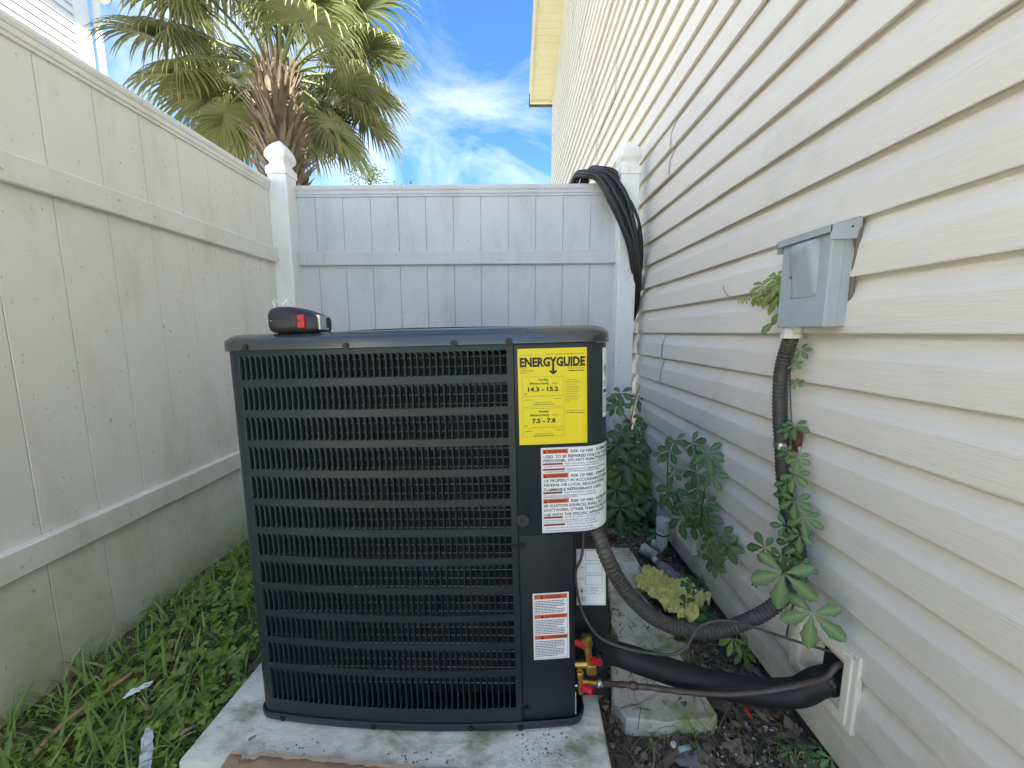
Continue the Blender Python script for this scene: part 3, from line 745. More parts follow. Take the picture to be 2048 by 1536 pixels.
E.text('For energy cost info, visit', EW*.685, V(.655), EH*.0115, 'ink_soft', width=EW*.27); E.text('productinfo.energy.gov', EW*.685, V(.678), EH*.0125, 'ink', .008, width=EW*.27)
E.done()
# fire-risk label that wraps round the corner
WX, WZ0, WH, WL = .3560, .4720, .1875, .24
Wd = Sheet('fire_warning_label', WL, WH, fn_cover(WX, WZ0), 'paper', 'white fire risk warning sticker wrapping round the corner', seg=60)
def wv(y): return WH*(1-(y-110)/1180)
Wd.frame(.0022, WL, .0015, WH-.0015, .0004, 'fine_ink')
def badge(y0, y1, wd): 
    Wd.rect(.0035, .0035+wd, wv(y1), wv(y0), 'orange' if y1-y0 > 45 else 'rust_red')
    h_ = (y1-y0)/1180*WH
    if y1-y0 > 45:
        Wd.poly([(.0052, wv(y1)+.0015), (.0112, wv(y1)+.0015), (.0082, wv(y0)-.0014)], 'ink'); Wd.text('WARNING', .0135, wv(y1)+.0024, .0052, 'ink', .02, width=.040)
    else:
        Wd.fine(.006, .0035+wd-.002, wv(y1)+h_*.3, h_*.35, 'paper_ink', 3)
badge(132, 192, .0545); badge(462, 526, .0545); badge(815, 876, .0545)
for y0, y1, wd in ((320, 346, .043), (395, 421, .047), (716, 744, .041), (1062, 1090, .041), (1166, 1194, .046)): badge(y0, y1, wd)
big = [(186, 'RISK OF FIRE - FLAMMABLE REFRIGERANT', .0625), (250, 'USED. TO BE REPAIRED ONLY BY TRAINED SERVICE', .0045), (306, 'PERSONNEL. DO NOT PUNCTURE REFRIGERANT TUBING.', .0045),
       (520, 'RISK OF FIRE - DISPOSE', .0625), (582, 'OF PROPERLY IN ACCORDANCE WITH', .0045), (641, 'FEDERAL OR LOCAL REGULATIONS.', .0045), (705, 'FLAMMABLE REFRIGERANT USED.', .0045),
       (870, 'RISK OF FIRE - AUXILIARY', .0625), (930, 'BE IGNITION SOURCES SHALL NOT', .0045), (990, 'DUCTWORK, OTHER THAN AUXILIARY', .0045), (1054, 'USE WITH THE SPECIFIC APPLIANCE', .0045)]
for y, t_, a in big: Wd.text(t_, a, wv(y), .0062, 'paper_ink', .016)
for y, t_, a in [(344, 'RIESGO DE INCENDIO - REFRIGERANTE INFLAMABLE', .050), (376, 'ÚNICAMENTE POR PERSONAL DE SERVICIO CAPACITADO. NO', .0045), (419, 'RISQUE D\'INCENDIE - RÉFRIGÉRANT INFLAMMABLE', .054), (450, 'CONFIÉES UNIQUEMENT À DU PERSONNEL DE SERVICE FORMÉ', .0045),
                 (742, 'RIESGO DE INCENDIO - DESECHAR', .048), (780, 'DE ACUERDO CON LAS REGLAMENTACIONES FEDERALES', .0045), (804, 'REFRIGERANTE INFLAMABLE USADO', .0045), (1088, 'RIESGO DE INCENDIO - LOS DISPOSITIVOS', .048), (1126, 'IGNICIÓN NO DEBEN INSTALARSE EN LOS CONDUCTOS', .0045),
                 (1156, 'PARA USAR CON EL APARATO ESPECÍFICO. VEA LAS INST', .0045), (1192, 'RISQUE D\'INCENDIE - LES APPAREILS', .053), (1232, 'D\'IGNITION, AUTRES QUE LES APPAREILS AUXILIAIRES', .0045), (1270, 'SPÉCIFIQUE, NE DOIVENT PAS ÊTRE INSTALLÉS DANS LE', .0045)]:
    Wd.text(t_, a, wv(y), .0031, 'fine_ink', .012)
Wd.done()
# tall sticker on the rounded corner
SW, SH = .060, .150
Sd = Sheet('corner_label', SW, SH, fn_cover(.5005, .716), 'paper', 'tall white sticker on the rounded corner', seg=16)
Sd.frame(.0015, SW, .0015, SH-.0015, .0004, 'fine_ink')
for i in range(9): Sd.rect(.004+.0012*math.sin(i*1.1), .0055+.0012*math.sin(i*1.1), .100+i*.0014, .1015+i*.0014, 'ink')
Sd.poly([(.010, .112), (.012, .088), (.016, .090), (.018, .108), (.015, .114)], 'ink')
for i in range(12): Sd.rect(.0055, .0115, .067+i*.0011, .0676+i*.0011, 'ink')
Sd.rect(.0025, .05, .053, .0605, 'blue_ink')
for i in range(9): Sd.fine(.003, .05, .010+i*.0046, .002, 'fine_ink', i)
Sd.done()
# warning label on the lower panel
LX, LZ, LW, LH = .3318, .1700, .0800, .1590
Lb = Sheet('valve_warning_label', LW, LH, lambda a, b_, l: (LX+a, yf(LX+a)+.004-l-.0004, LZ+b_), 'paper', 'white and orange refrigerant warning sticker')
Lb.frame(.003, LW-.003, .003, LH-.003, .0006, 'paper_ink')
for top, bot, title in ((.024, .087, 'WARNING'), (.318, .375, 'ADVERTENCIA'), (.632, .690, 'AVERTISSEMENT')):
    zt, zb = LH*(1-top), LH*(1-bot); Lb.rect(.004, LW-.004, zb, zt, 'orange')
    Lb.poly([(.017, zb+.0012), (.0235, zb+.0012), (.0202, zt-.001)], 'ink'); Lb.text(title, .0275, zb+.0024, (zt-zb)*.52, 'ink', .004)
for a0, a1 in ((.10, .305), (.39, .62), (.705, .965)):
    n = int((a1-a0)*LH/.0039)
    for i in range(n): Lb.fine(.005, LW-.007-(.02 if i % 5 == 4 else random.uniform(0, .006)), LH*(1-a0)-.0036-i*.0039, .0017, 'paper_ink', i+int(a0*100))
Lb.done()
# charge label in the recess
CX_, CZ_, CW, CH = .4375, .250, .0690, .1420
Cl = Sheet('charge_label', CW, CH, lambda a, b_, l: (CX_+a, .060-l, CZ_+b_), 'paper', 'white refrigerant charge sticker inside the recess')
Cl.frame(.0018, CW-.0018, .0018, CH-.0018, .0005, 'fine_ink')
for z0, z1 in ((.113, .139), (.082, .106), (.052, .076)): Cl.frame(.021, CW-.008, z0, z1, .0006, 'paper_ink')
Cl.text('FACTORY', .0035, .132, .0026, 'paper_ink'); Cl.text('CHARGE', .0035, .127, .0026, 'paper_ink'); Cl.text('FIELD', .0035, .100, .0026, 'paper_ink'); Cl.text('CHARGE', .0035, .095, .0026, 'paper_ink'); Cl.text('TOTAL', .0035, .070, .0026, 'paper_ink'); Cl.text('CHARGE', .0035, .065, .0026, 'paper_ink')
Cl.rect(.014, CW-.004, .0785, .0789, 'fine_ink'); Cl.text('+', .014, .080, .003, 'paper_ink')
dm = [(.012, .048), (.004, .038), (.012, .028), (.020, .038)]
for i in range(4):
    p, q = Vector(dm[i]), Vector(dm[(i+1) % 4]); c_ = Vector((.012, .038)); Cl.poly([p, q, q.lerp(c_, .14), p.lerp(c_, .14)], 'rust_red')
Cl.poly([(.012, .043), (.0095, .037), (.0105, .034), (.0135, .034), (.0145, .037)], 'ink')
Cl.frame(.023, CW-.008, .030, .046, .0005, 'paper_ink'); Cl.text('Refrigerant', (.023+CW-.008)/2, .0415, .0028, 'paper_ink', 0, 'CENTER'); Cl.text('Safety Group', (.023+CW-.008)/2, .0365, .0028, 'paper_ink', 0, 'CENTER'); Cl.text('A2L', (.023+CW-.008)/2, .0318, .0028, 'paper_ink', 0, 'CENTER')
Cl.frame(.005, .0125, .012, .022, .0006, 'paper_ink'); Cl.frame(.0125, .020, .012, .022, .0006, 'paper_ink')
for q in range(4): Cl.rect(.0065, .011, .014+q*.0018, .0145+q*.0018, 'fine_ink'); Cl.rect(.014, .0185, .014+q*.0018, .0145+q*.0018, 'fine_ink')
Cl.done()
# thin white edge of the lower panel
b = MB(); b.box(.4252, .4262, yf(.421)+.006, yf(.421)+.0085, .024, .080); b.build('panel_edge', 'paper', ac)

# ------------------------------------------------------------------ service valves
def hexnut(mb, c, r, h, n=6, axis=Vector((0, 0, 1)), tilt=0):
    c = Vector(c); axis = axis.normalized(); a = axis.orthogonal().normalized(); bb = axis.cross(a); L = []
    for rr, t in ((r*.97, -h/2), (r, -h/2+.001), (r, h/2-.0015), (r*.86, h/2)):
        L.append([c+axis*t+(a*math.cos(2*math.pi*k/n+tilt)+bb*math.sin(2*math.pi*k/n+tilt))*rr for k in range(n)])
    mb.loft(L, True, True, True)
VY = .030
p1 = unit_at(1172, 1281, VY); p2 = unit_at(1181, 1334, VY)
sv = MB(); ax = (p1-p2).normalized(); hexnut(sv, p1, .0150, .022, 6, ax)
sv.tube([p1-ax*.010, p1-ax*.022, p2+ax*.020, p2+ax*.006], [.0125, .0098, .0088, .0105], 12)
sv.box(p2.x-.011, p2.x+.013, p2.y-.011, p2.y+.013, p2.z-.013, p2.z+.012, .003)
q = unit_at(1152, 1328, VY); sv.tube([(q.x-.012, VY, q.z), (p2.x, VY, q.z)], .0088, 12)
suction = autosmooth(sv.build('service_valve', 'brass', ac), 40)
def red_cap(par, a, c, r=.0078):
    b = MB(); a = Vector(a); c = Vector(c); d = (c-a).normalized(); b.tube([a, a+(c-a)*.1, c-d*.001, c, c, c-d*.004], [r*.9, r, r, r*.94, r*.62, r*.55], 14, True)
    autosmooth(b.build('cap', 'red', par), 40)
red_cap(suction, (*unit_at(1172, 1290, VY-.004).xy, unit_at(1172, 1290, VY-.004).z), unit_at(1146, 1284, VY-.012))
red_cap(suction, unit_at(1183, 1319, VY-.006), unit_at(1199, 1325, VY-.026), .0076)
p3 = unit_at(1160, 1348, VY-.015); p4 = unit_at(1161, 1376, VY-.015)
lv = MB(); ax = (p3-p4).normalized(); hexnut(lv, p3, .0090, .014, 6, ax)
lv.tube([p3-ax*.005, p3-ax*.012, p4+ax*.012, p4, p4-ax*.011], [.0082, .0070, .0072, .0094, .0075], 12)
q1 = unit_at(1161, 1363, VY-.015); q2 = unit_at(1192, 1366, VY-.010)
lv.tube([q1, q2], .0062, 10)
liquid = autosmooth(lv.build('service_valve', 'brass', ac), 40)
red_cap(liquid, unit_at(1163, 1374, VY-.018), unit_at(1186, 1383, VY-.036), .0080)
b = MB(); q = unit_at(1149, 1371, VY-.015); b.tube([(q.x-.008, q.y, q.z), (q.x+.006, q.y, q.z)], .003, 8); b.build('bolt', 'silver', ac)

# ================================================================== CONCRETE PAD
pad = thing('equipment_pad', 'pale weathered concrete pad under the heat pump', 'pad', mtx=MU)
b = MB(); b.box(-.4450, .4890, -.098, .98, -.100, -.0008, .008)
bm = bmesh.new(); me_ = bpy.data.meshes.new('t'); me_.from_pydata(b.v, [], b.f); bm.from_mesh(me_)
po = b.build('slab', 'concrete', pad); autosmooth(po, 30); bm.free(); bpy.data.meshes.remove(me_)

# ================================================================== TAPE MEASURE on the unit's top
TS = .915
tp = unit_at(540, 650, .010); tq = unit_at(651, 650, .010)
TLn = (tq.x-tp.x)*.93; tape = thing('tape_measure', 'black tape measure with a red button lying on the heat pump', 'tape measure', mtx=MU @ Matrix.Translation((tp.x, .03, TS)))
b = MB(); L = []
for t, h0, h1, dp in ((0, .016, .030, .012), (.012, .008, .040, .024), (.04, .003, .048, .032), (.10, .0, .054, .038), (.2, -.001, .057, .040), (.42, -.001, .0565, .040), (.62, -.001, .052, .039), (.80, -.001, .044, .037), (.93, -.001, .038, .035), (.95, .001, .036, .034)):
    x = t*TLn; zc = (h0+h1)/2; hh = (h1-h0)/2; n = 20; L.append([(x, .0+dp*(1 if math.cos(a) >= 0 else -1)*abs(math.cos(a))**.45, zc+hh*(1 if math.sin(a) >= 0 else -1)*abs(math.sin(a))**.55) for a in [2*math.pi*k/n for k in range(n)]])
b.loft(L, True, True, True); autosmooth(b.build('case', 'tape_body', tape), 45)
b = MB(); b.box(TLn*.50, TLn*.64, -.0425, -.036, .010, .040, .002); b.build('button_guard', 'tape_body', tape)
b = MB(); b.box(TLn*.63, TLn*.78, -.0415, -.034, .009, .037, .002); bt = b.build('lock_button', 'red', tape)
b = MB(); b.box(TLn*.625, TLn*.69, -.0425, -.0415, .021, .025); b.build('grip', 'tape_body', bt)
for q in (.075, .135):
    b = MB(); b.tube([(TLn*q, -.0385, .026), (TLn*q, -.0396, .026)], .0011, 6); b.build('marking_dot', 'paper', tape)
b = MB(); b.tube([(TLn*t_, -.0402 if t_ > .15 else -.036, .0285+.002*t_) for t_ in (.10, .2, .35, .49)], .0006, 4); b.build('seam', 'screw', tape)
b = MB(); b.box(TLn*.93, TLn*.995, -.026, -.024, .006, .036); b.box(TLn*.985, TLn*.998, -.026, .01, .006, .010); b.box(TLn*.985, TLn*.998, -.026, .01, .032, .036); b.box(TLn*.99, TLn*1.0, -.026, .0, .008, .034); b.build('hook', 'silver', tape)
b = MB(); b.tube([(TLn*.17, -.028, .055), (TLn*.16, -.030, .068), (TLn*.19, -.030, .070), (TLn*.33, -.030, .058), (TLn*.44, -.030, .071), (TLn*.48, -.030, .070), (TLn*.56, -.028, .056)], .0013, 6); b.build('belt_clip', 'silver', tape)

# ================================================================== DISCONNECT BOX on the siding
XS = .742                       # outer face of the siding
dbx = thing('disconnect_box', 'grey metal electrical disconnect box screwed to the cream siding', 'electrical box', (XS, .955, 1.02))
DY0, DY1, DZ0, DZ1, DX = .860, 1.012, 1.022, 1.245, .688
b = MB(); b.box(DX+.012, XS+.016, DY0+.0015, DY1-.0015, DZ0+.002, DZ1, .002); wchild(b.build('back_box', 'box_grey'), dbx)
b = MB()   # cover: front plate with side flanges, bowed slightly at the lower front
b.box(DX, DX+.030, DY0, DY1, DZ0, DZ1-.004, .003); cv_ = wchild(b.build('door', 'box_grey'), dbx)
b = MB(); L = []      # embossed window swelling from the door, deepest at its top
for t in [0, .005, .1, .2, .3, .4, .5, .6, .7, .78, .84, .9, .94, .97, .99, 1]:
    z = DZ0+.070+(.128)*t; dep = (.002+.024*t**1.4)*(1 if t < .80 else max(0, 1-((t-.80)/.20)**2)**.5)*(1 if t > 0 else 0)
    L.append([(DX-.0002-dep*(0 if k in (0, 6) else (.8 if k in (1, 5) else 1)), DY0+.030+.080*q, z) for k, q in enumerate((0, .06, .2, .5, .8, .94, 1))])
b.loft(L, False); o = b.build('embossed_panel', 'box_grey'); autosmooth(o, 60); o.parent = cv_
b = MB(); hz = DZ1
def slab8(mb, lo, hi):
    mb.loft([lo, hi], True, True, True)
slab8(b, [(DX-.010, DY0-.008, hz-.009), (DX-.010, DY1+.008, hz-.009), (XS+.004, DY1+.008, hz+.010), (XS+.004, DY0-.008, hz+.010)], [(DX-.010, DY0-.008, hz-.007), (DX-.010, DY1+.008, hz-.007), (XS+.004, DY1+.008, hz+.012), (XS+.004, DY0-.008, hz+.012)])
b.box(DX-.010, DX-.0085, DY0-.008, DY1+.008, hz-.022, hz-.0085)
for yq in (DY0-.008, DY1+.0065):
    slab8(b, [(DX-.010, yq, hz-.0095), (XS, yq, hz+.008), (XS, yq, hz-.036), (DX-.010, yq, hz-.038)], [(DX-.010, yq+.0015, hz-.0095), (XS, yq+.0015, hz+.008), (XS, yq+.0015, hz-.036), (DX-.010, yq+.0015, hz-.038)])
hood = wchild(b.build('hood', 'box_grey'), dbx)
b = MB(); b.tube([(XS-.020, DY0-.0085, hz-.012), (XS-.020, DY0-.0078, hz-.012)], .0024, 8); sc = b.build('rivet', 'screw'); sc.parent = hood
b = MB(); b.tube([(XS-.022+.0095*math.cos(a), DY0+.0012, DZ0+.036+.0095*math.sin(a)) for a in [2*math.pi*i/24 for i in range(25)]], .0007, 5); wchild(b.build('knockout', 'box_grey'), dbx)
b = MB(); b.tube(smooth_path([(DX+.031, DY0+.0012, hz-.04), (DX+.031, DY0+.0012, DZ0+.085), (DX+.028, DY0+.0012, DZ0+.078), (DX+.022, DY0+.0012, DZ0+.070), (DX+.020, DY0+.0012, DZ0+.05), (DX+.026, DY0+.0012, DZ0+.03), (DX+.031, DY0+.0012, DZ0+.02), (DX+.031, DY0+.0012, DZ0+.002)], 5), .0010, 5); wchild(b.build('side_crease', 'box_grey'), dbx)
b = MB(); b.box(DX-.0035, DX+.012, DY1-.070, DY1-.045, DZ0-.002, DZ0+.0015, .0006); wchild(b.build('lock_tab', 'silver'), dbx)
b = MB(); b.tube([(DX-.0105, .963, DZ0+.120), (DX-.0085, .963, DZ0+.120)], .0020, 6); wchild(b.build('door_stud', 'screw'), dbx)
b = MB(); b.tube(smooth_path([(XS+.002, DY0+.002, DZ1+.006), (XS-.002, DY0-.004, DZ1-.03), (XS-.002, DY0-.006, DZ1-.06), (XS, DY0, DZ0+.10), (XS+.002, DY0+.0012, DZ0+.01)], 6), [.004, .008, .009]+[.007]*9+[.006]*12+[.005], 8); wchild(b.build('sealant_bead', 'sealant', smooth=True), dbx)

# ================================================================== FLEXIBLE CONDUIT
RC = .0170
cpts = [Vector((.714, .990, 1.000)), at_x(1563, 740, .722), at_x(1559, 820, .722), at_x(1563, 890, .722), at_x(1567, 960, .720), at_x(1578, 1040, .716), at_x(1596, 1100, .708),
        at_y(1590, 1160, .885), at_y(1550, 1210, .872), at_y(1490, 1244, .862), at_y(1425, 1262, .855), at_y(1355, 1256, .845), at_y(1295, 1226, .835), at_y(1248, 1176, .825), at_y(1216, 1120, .815), U((.474, .052, .47))]
path = smooth_path(cpts, 14)
def corrugated(path, r, amp, pitch):
    P = [Vector(p) for p in path]; tot = 0; dense = [P[0]]; acc = [0]
    for i in range(1, len(P)):
        seg = (P[i]-P[i-1]).length; n = max(1, int(seg/(pitch/4)))
        for k in range(1, n+1): dense.append(P[i-1].lerp(P[i], k/n)); tot += seg/n; acc.append(tot)
    rr = [r+amp*math.cos(2*math.pi*a/pitch) for a in acc]
    return dense, rr
D_, rr_ = corrugated(path, RC, .0015, .0105)
cond = thing('flexible_conduit', 'grey corrugated conduit looping from the disconnect box to the heat pump', 'conduit', D_[0])
b = MB(); b.tube(D_, rr_, 14); wchild(b.build('sleeve', 'conduit', smooth=True), cond)
b = MB(); b.tube([(.714, .990, 1.024), (.714, .990, 1.008), (.714, .990, 1.006), (.714, .990, .995)], [.021, .021, .024, .024], 8); wchild(autosmooth(b.build('connector', 'pvc'), 40), cond)
b = MB(); b.tube([(.714, .990, .996), (.714, .990, .990)], .0165, 10); wchild(b.build('gasket', 'screw'), cond)
cp = at_x(1563, 890, .722)
b = MB(); b.tube([cp+Vector((0, 0, .008)), cp-Vector((0, 0, .008))], .0195, 16); b.box(cp.x+.012, XS, cp.y-.045, cp.y-.010, cp.z-.009, cp.z+.009, .002); wchild(autosmooth(b.build('pipe_strap', 'silver'), 40), cond)
b = MB(); b.box(XS-.012, XS+.003, cp.y-.043, cp.y-.018, cp.z-.004, cp.z+.045, .003); wchild(b.build('rusty_clip', mat('rust', (.14, .05, .03), .9, var=.4, vscale=60)), cond)

# ================================================================== WALL PLATE, LINES, WIRE
PY0, PY1, PZ0, PZ1 = .727, .915, .139, .325
wp = thing('wall_plate', 'cream square frame on the siding where the pipes enter the house', 'wall plate', (XS, .82, PZ0))
def frame_piece(nm, par, x0, x1, y0, y1, z0, z1, t, m='trim'):
    for (a0, a1, c0, c1, s_) in ((y0, y0+t, z0, z1, 0), (y1-t, y1, z0, z1, 0), (y0+t, y1-t, z0, z0+t, 1), (y0+t, y1-t, z1-t, z1, 1)):
        b = MB(); b.box(x0, x1, a0, a1, c0, c1, .0025); wchild(b.build(nm, m), par)
M['plate'] = mat('plate_vinyl', (.80, .76, .66), .5, var=.05)
frame_piece('flange', wp, XS-.008, XS+.006, PY0, PY1, PZ0, PZ1, .016, 'plate')
frame_piece('inner_frame', wp, XS-.012, XS+.004, PY0+.013, PY1-.013, PZ0+.013, PZ1-.013, .018, 'plate')
b = MB(); b.box(XS+.003, XS+.007, PY0+.02, PY1-.02, PZ0+.02, PZ1-.02); wchild(b.build('back_panel', 'plate'), wp)
b = MB(); b.box(XS-.0005, XS+.005, PY0+.032, PY0+.095, PZ0+.045, PZ1-.035, .002); wchild(b.build('painted_opening', 'coil'), wp)  # black block stands in for the shade inside the pipe hole

ins = thing('insulated_pipe', 'thick black foam insulated pipe from the valves into the wall plate', 'pipe', (.3, .85, 0))
sp_ = smooth_path([U((p2.x+.012, .048, p2.z-.004)), at_y(1222, 1306, .872), at_y(1290, 1326, .868), at_y(1370, 1352, .858), at_y(1450, 1372, .842), at_y(1530, 1384, .825), at_y(1595, 1384, .810), Vector((XS-.022, .797, .203)), Vector((XS+.03, .793, .210))], 8)
rad = [.0225+.0075*min(1, i/14) for i in range(len(sp_))]
b = MB(); b.tube(sp_, rad, 18); wchild(b.build('foam_sleeve', 'black_rubber', smooth=True), ins)
b = MB(); i0 = len(sp_)-8; b.tube(sp_[i0:], [.0305, .0315, .0308, .0316, .0310, .0314, .0308, .0308][:len(sp_)-i0], 18); wchild(b.build('tape_wrap', 'hose', smooth=True), ins)
cl = thing('copper_pipe', 'thin tarnished copper pipe running over the black insulated pipe', 'pipe', (.3, .82, 0))
cp_ = smooth_path([U((q2.x-.004, q2.y, q2.z)), at_y(1240, 1369, .822), at_y(1290, 1374, .818), at_y(1370, 1384, .810), at_y(1450, 1389, .797), at_y(1530, 1383, .780), at_y(1600, 1370, .768), at_y(1650, 1356, .768), Vector((XS-.012, .772, .268)), Vector((XS+.02, .772, .272))], 8)
b = MB(); rr2 = [.0066+.0006*math.sin(i*1.7)*(i < 30) for i in range(len(cp_))]; b.tube(cp_, rr2, 10); wchild(b.build('tube', 'copper', smooth=True), cl)
b = MB(); b.tube(cp_[1:4], [.0080, .0095, .0075], 10); wchild(b.build('solder_joint', 'silver', smooth=True), cl)
b = MB(); b.tube(cp_[11:15], [.0072, .0098, .0098, .0075], 10); wchild(b.build('coupling', 'copper', smooth=True), cl)
wr = thing('control_wire', 'thin grey wire drooping from the heat pump and crossing the conduit', 'wire', (.3, .8, .3))
wpth = smooth_path([U((.452, .035, .475)), U(unit_at(1164, 1110, .035)), U(unit_at(1151, 1145, .030)), U(unit_at(1157, 1195, .030)), U(unit_at(1170, 1235, .028)), U(unit_at(1200, 1275, .025)), at_y(1250, 1296, .80), at_y(1300, 1306, .80), at_y(1345, 1309, .80), at_y(1372, 1294, .80), at_y(1388, 1268, .815), at_y(1405, 1250, .826), at_y(1440, 1241, .832), at_y(1480, 1246, .835), at_y(1530, 1262, .83), at_y(1600, 1285, .82), at_y(1670, 1306, .80), at_y(1700, 1318, .782), Vector((XS+.01, .775, .29))], 6)
b = MB(); b.tube(wpth, .0032, 7); wchild(b.build('cable', 'wire', smooth=True), wr)

# second wall plate, condensate pipe and service boxes farther along the wall
w2 = thing('wall_plate', 'small cream frame on the siding partly hidden by creeper leaves', 'wall plate', (XS, 1.55, .12))
frame_piece('flange', w2, XS-.016, XS+.006, 1.445, 1.60, .118, .268, .022, 'plate')
b = MB(); b.box(XS-.004, XS+.006, 1.46, 1.59, .13, .255); wchild(b.build('back_panel', 'plate'), w2)
cpv = thing('drain_pipe', 'white plastic drain pipe stub against the foot of the siding', 'pipe', (.70, 1.68, 0))
b = MB(); b.tube([(.690, 1.66, .035), (.690, 1.66, .098), (.690, 1.66, .100), (.690, 1.66, .165)], [.026, .026, .029, .029], 16); wchild(autosmooth(b.build('pipe_body', 'pvc'), 40), cpv)
b = MB(); b.tube([(.690, 1.66, .093), (.690, 1.66, .099)], .0295, 16); wchild(b.build('joint_band', 'screw'), cpv)
mbx = thing('meter_box', 'grey utility box on the siding just behind the fence post', 'electrical box', (XS, 2.5, .8))
b = MB(); b.box(.682, XS+.004, 2.40, 2.60, .80, 1.03, .006); wchild(b.build('enclosure', 'box_grey'), mbx)
b = MB(); b.box(.676, .684, 2.41, 2.59, .81, 1.02, .003); wchild(b.build('lid', 'box_grey'), mbx)
b = MB(); b.box(.672, .678, 2.44, 2.46, .99, 1.026, .001); wchild(b.build('latch', 'screw'), mbx)
for nm, m_, x, r, z1 in (('cable', 'stem_pale', .706, .008, 1.0), ('conduit_pipe', 'pvc', .728, .014, .80), ('ground_cable', 'hose', .715, .007, .60)):
    b = MB(); b.tube(smooth_path([(x, 2.385, z1), (x+.004, 2.37, z1*.6), (x-.003, 2.36, .2), (x, 2.35, -.02)], 5), r, 8); wchild(b.build(nm, m_, smooth=True), mbx)

# ================================================================== BLACK CABLE COIL over the end post
coil = thing('cable_coil', 'thick coil of black cable hung over the fence beside the end post', 'cable coil', (.58, YB-.1, 1.4))
rs = random.Random(11)
fr = [(1148, 358), (1172, 352), (1198, 362), (1222, 402), (1242, 448), (1262, 500), (1270, 560), (1268, 625)]
bk = [(1178, 348), (1205, 338), (1232, 350), (1256, 390), (1272, 440), (1281, 500), (1280, 560), (1270, 620)]
NSTR = 8
for i in range(NSTR):
    t = i/(NSTR-1); pts = []
    for k in range(8):
        px = fr[k][0]*(1-t)+bk[k][0]*t + rs.uniform(-3, 3); py = fr[k][1]*(1-t)+bk[k][1]*t + rs.uniform(-4, 4)
        Y = [YB+.035, YB-.045, YB-.085, YB-.125, YB-.130, YB-.115, YB-.060, YB+.03][k] - .030*math.sin(i*2.4)*(.4+.6*(0 < k < 7)) + .004*i*(k < 6)
        pts.append(at_y(px, py, Y))
    lowb = Vector((.60+rs.uniform(-.02, .02), YB+.09+rs.uniform(0, .04), .95+rs.uniform(-.05, .05)))
    loop = [Vector((pts[0].x-.01, YB+.07, 1.72)), Vector((.52, YB+.10, 1.35))]
    pts = [loop[1], loop[0]] + pts + [Vector((.69+rs.uniform(-.01, .01), YB+.08, 1.02)), lowb]
    b = MB(); b.tube(smooth_path(pts, 8), .0132, 9); wchild(b.build('strand', 'hose', smooth=True), coil)

# ================================================================== LEAF MESHES
def leaflet(mb, base, ang, length, width, droop=.18, fold=.12, teeth=.10, n=8, tone=0.0, obov=.8):
    """pointed leaflet in the XY plane starting at base, pointing along angle ang (0 = +Y)"""
    ca, sa = math.cos(ang), math.sin(ang); o = len(mb.v)
    for j in range(n+1):
        t = j/n; wv_ = width*.5*max(0.0, math.sin(math.pi*min(1, t**obov*.98+.01)))**.85*(1+(teeth if j % 2 else -teeth)*(0 < j < n)); y = length*t; z = -droop*length*t*t
        for sx in (-1, 0, 1):
            x = sx*wv_; zz = z+(fold*wv_ if sx else 0)
            mb.v.append((base[0]+x*ca+y*sa, base[1]-x*sa+y*ca, base[2]+zz)); k = len(mb.v)-1
            mb.rib[k] = 1.0 if sx == 0 else 0.0; mb.tone[k] = tone+(.25 if j == n else 0)
    for j in range(n):
        for q in (0, 1):
            a = o+j*3+q; mb.f.append((a, a+1, a+4, a+3))
def compound_mesh(name, m, spec, petiole=0.0, seed=0, **kw):
    r = random.Random(seed); mb = MB()
    for ang, ln, wd in spec:
        a_ = R_(ang+r.uniform(-6, 6)); leaflet(mb, (.05*math.sin(a_), .05*math.cos(a_), 0), a_, ln*r.uniform(.92, 1.08), wd*r.uniform(.9, 1.1), tone=r.uniform(0, .5), obov=1.55, **kw)
    if petiole:
        mb.loft([[(-.012, 0, 0), (.012, 0, 0)], [(-.012, -petiole, -.05), (.012, -petiole, -.05)]], False)
    o = mb.build(name, m, fix=False, smooth=True); me = o.data; bpy.data.objects.remove(o); return me
CREEP = [compound_mesh('leaf', 'creeper', [(0, 1, .47), (58, .92, .43), (-58, .92, .43), (122, .70, .34), (-122, .70, .34)], seed=i, droop=.12+.1*i) for i in range(3)]
CREEPY = [compound_mesh('leaf', 'creeper_yellow', [(0, 1, .36), (45, .85, .32), (-45, .85, .32), (95, .55, .25), (-95, .55, .25)], seed=9+i, droop=.35) for i in range(2)]
SINGLE = [compound_mesh('leaf', 'creeper', [(0, 1, .45)], seed=20+i, droop=.25) for i in range(2)]
def leaf_mtx(p, nrm, tip, size):
    n = Vector(nrm).normalized(); t = Vector(tip); t = (t-n*t.dot(n)).normalized(); x = t.cross(n)
    m3 = Matrix((x, t, n)).transposed().to_4x4()
    return Matrix.Translation(p) @ m3 @ Matrix.Scale(size, 4)
def put_leaf(par, me, p, nrm, tip, size):
    o = link('leaf', me, par); m_ = Matrix.Translation(-Vector(par.location)) @ leaf_mtx(p, nrm, tip, size); o.matrix_local = m_; return o
def stem(par, pts, r, m='stem', nm='stem', n=6):
    b = MB(); P = smooth_path(pts, 6); b.tube(P, [r*(1-.5*i/len(P)) for i in range(len(P))], n); return wchild(b.build(nm, m, smooth=True), par)
rs = random.Random(21)
def jit(a): return rs.uniform(-a, a)
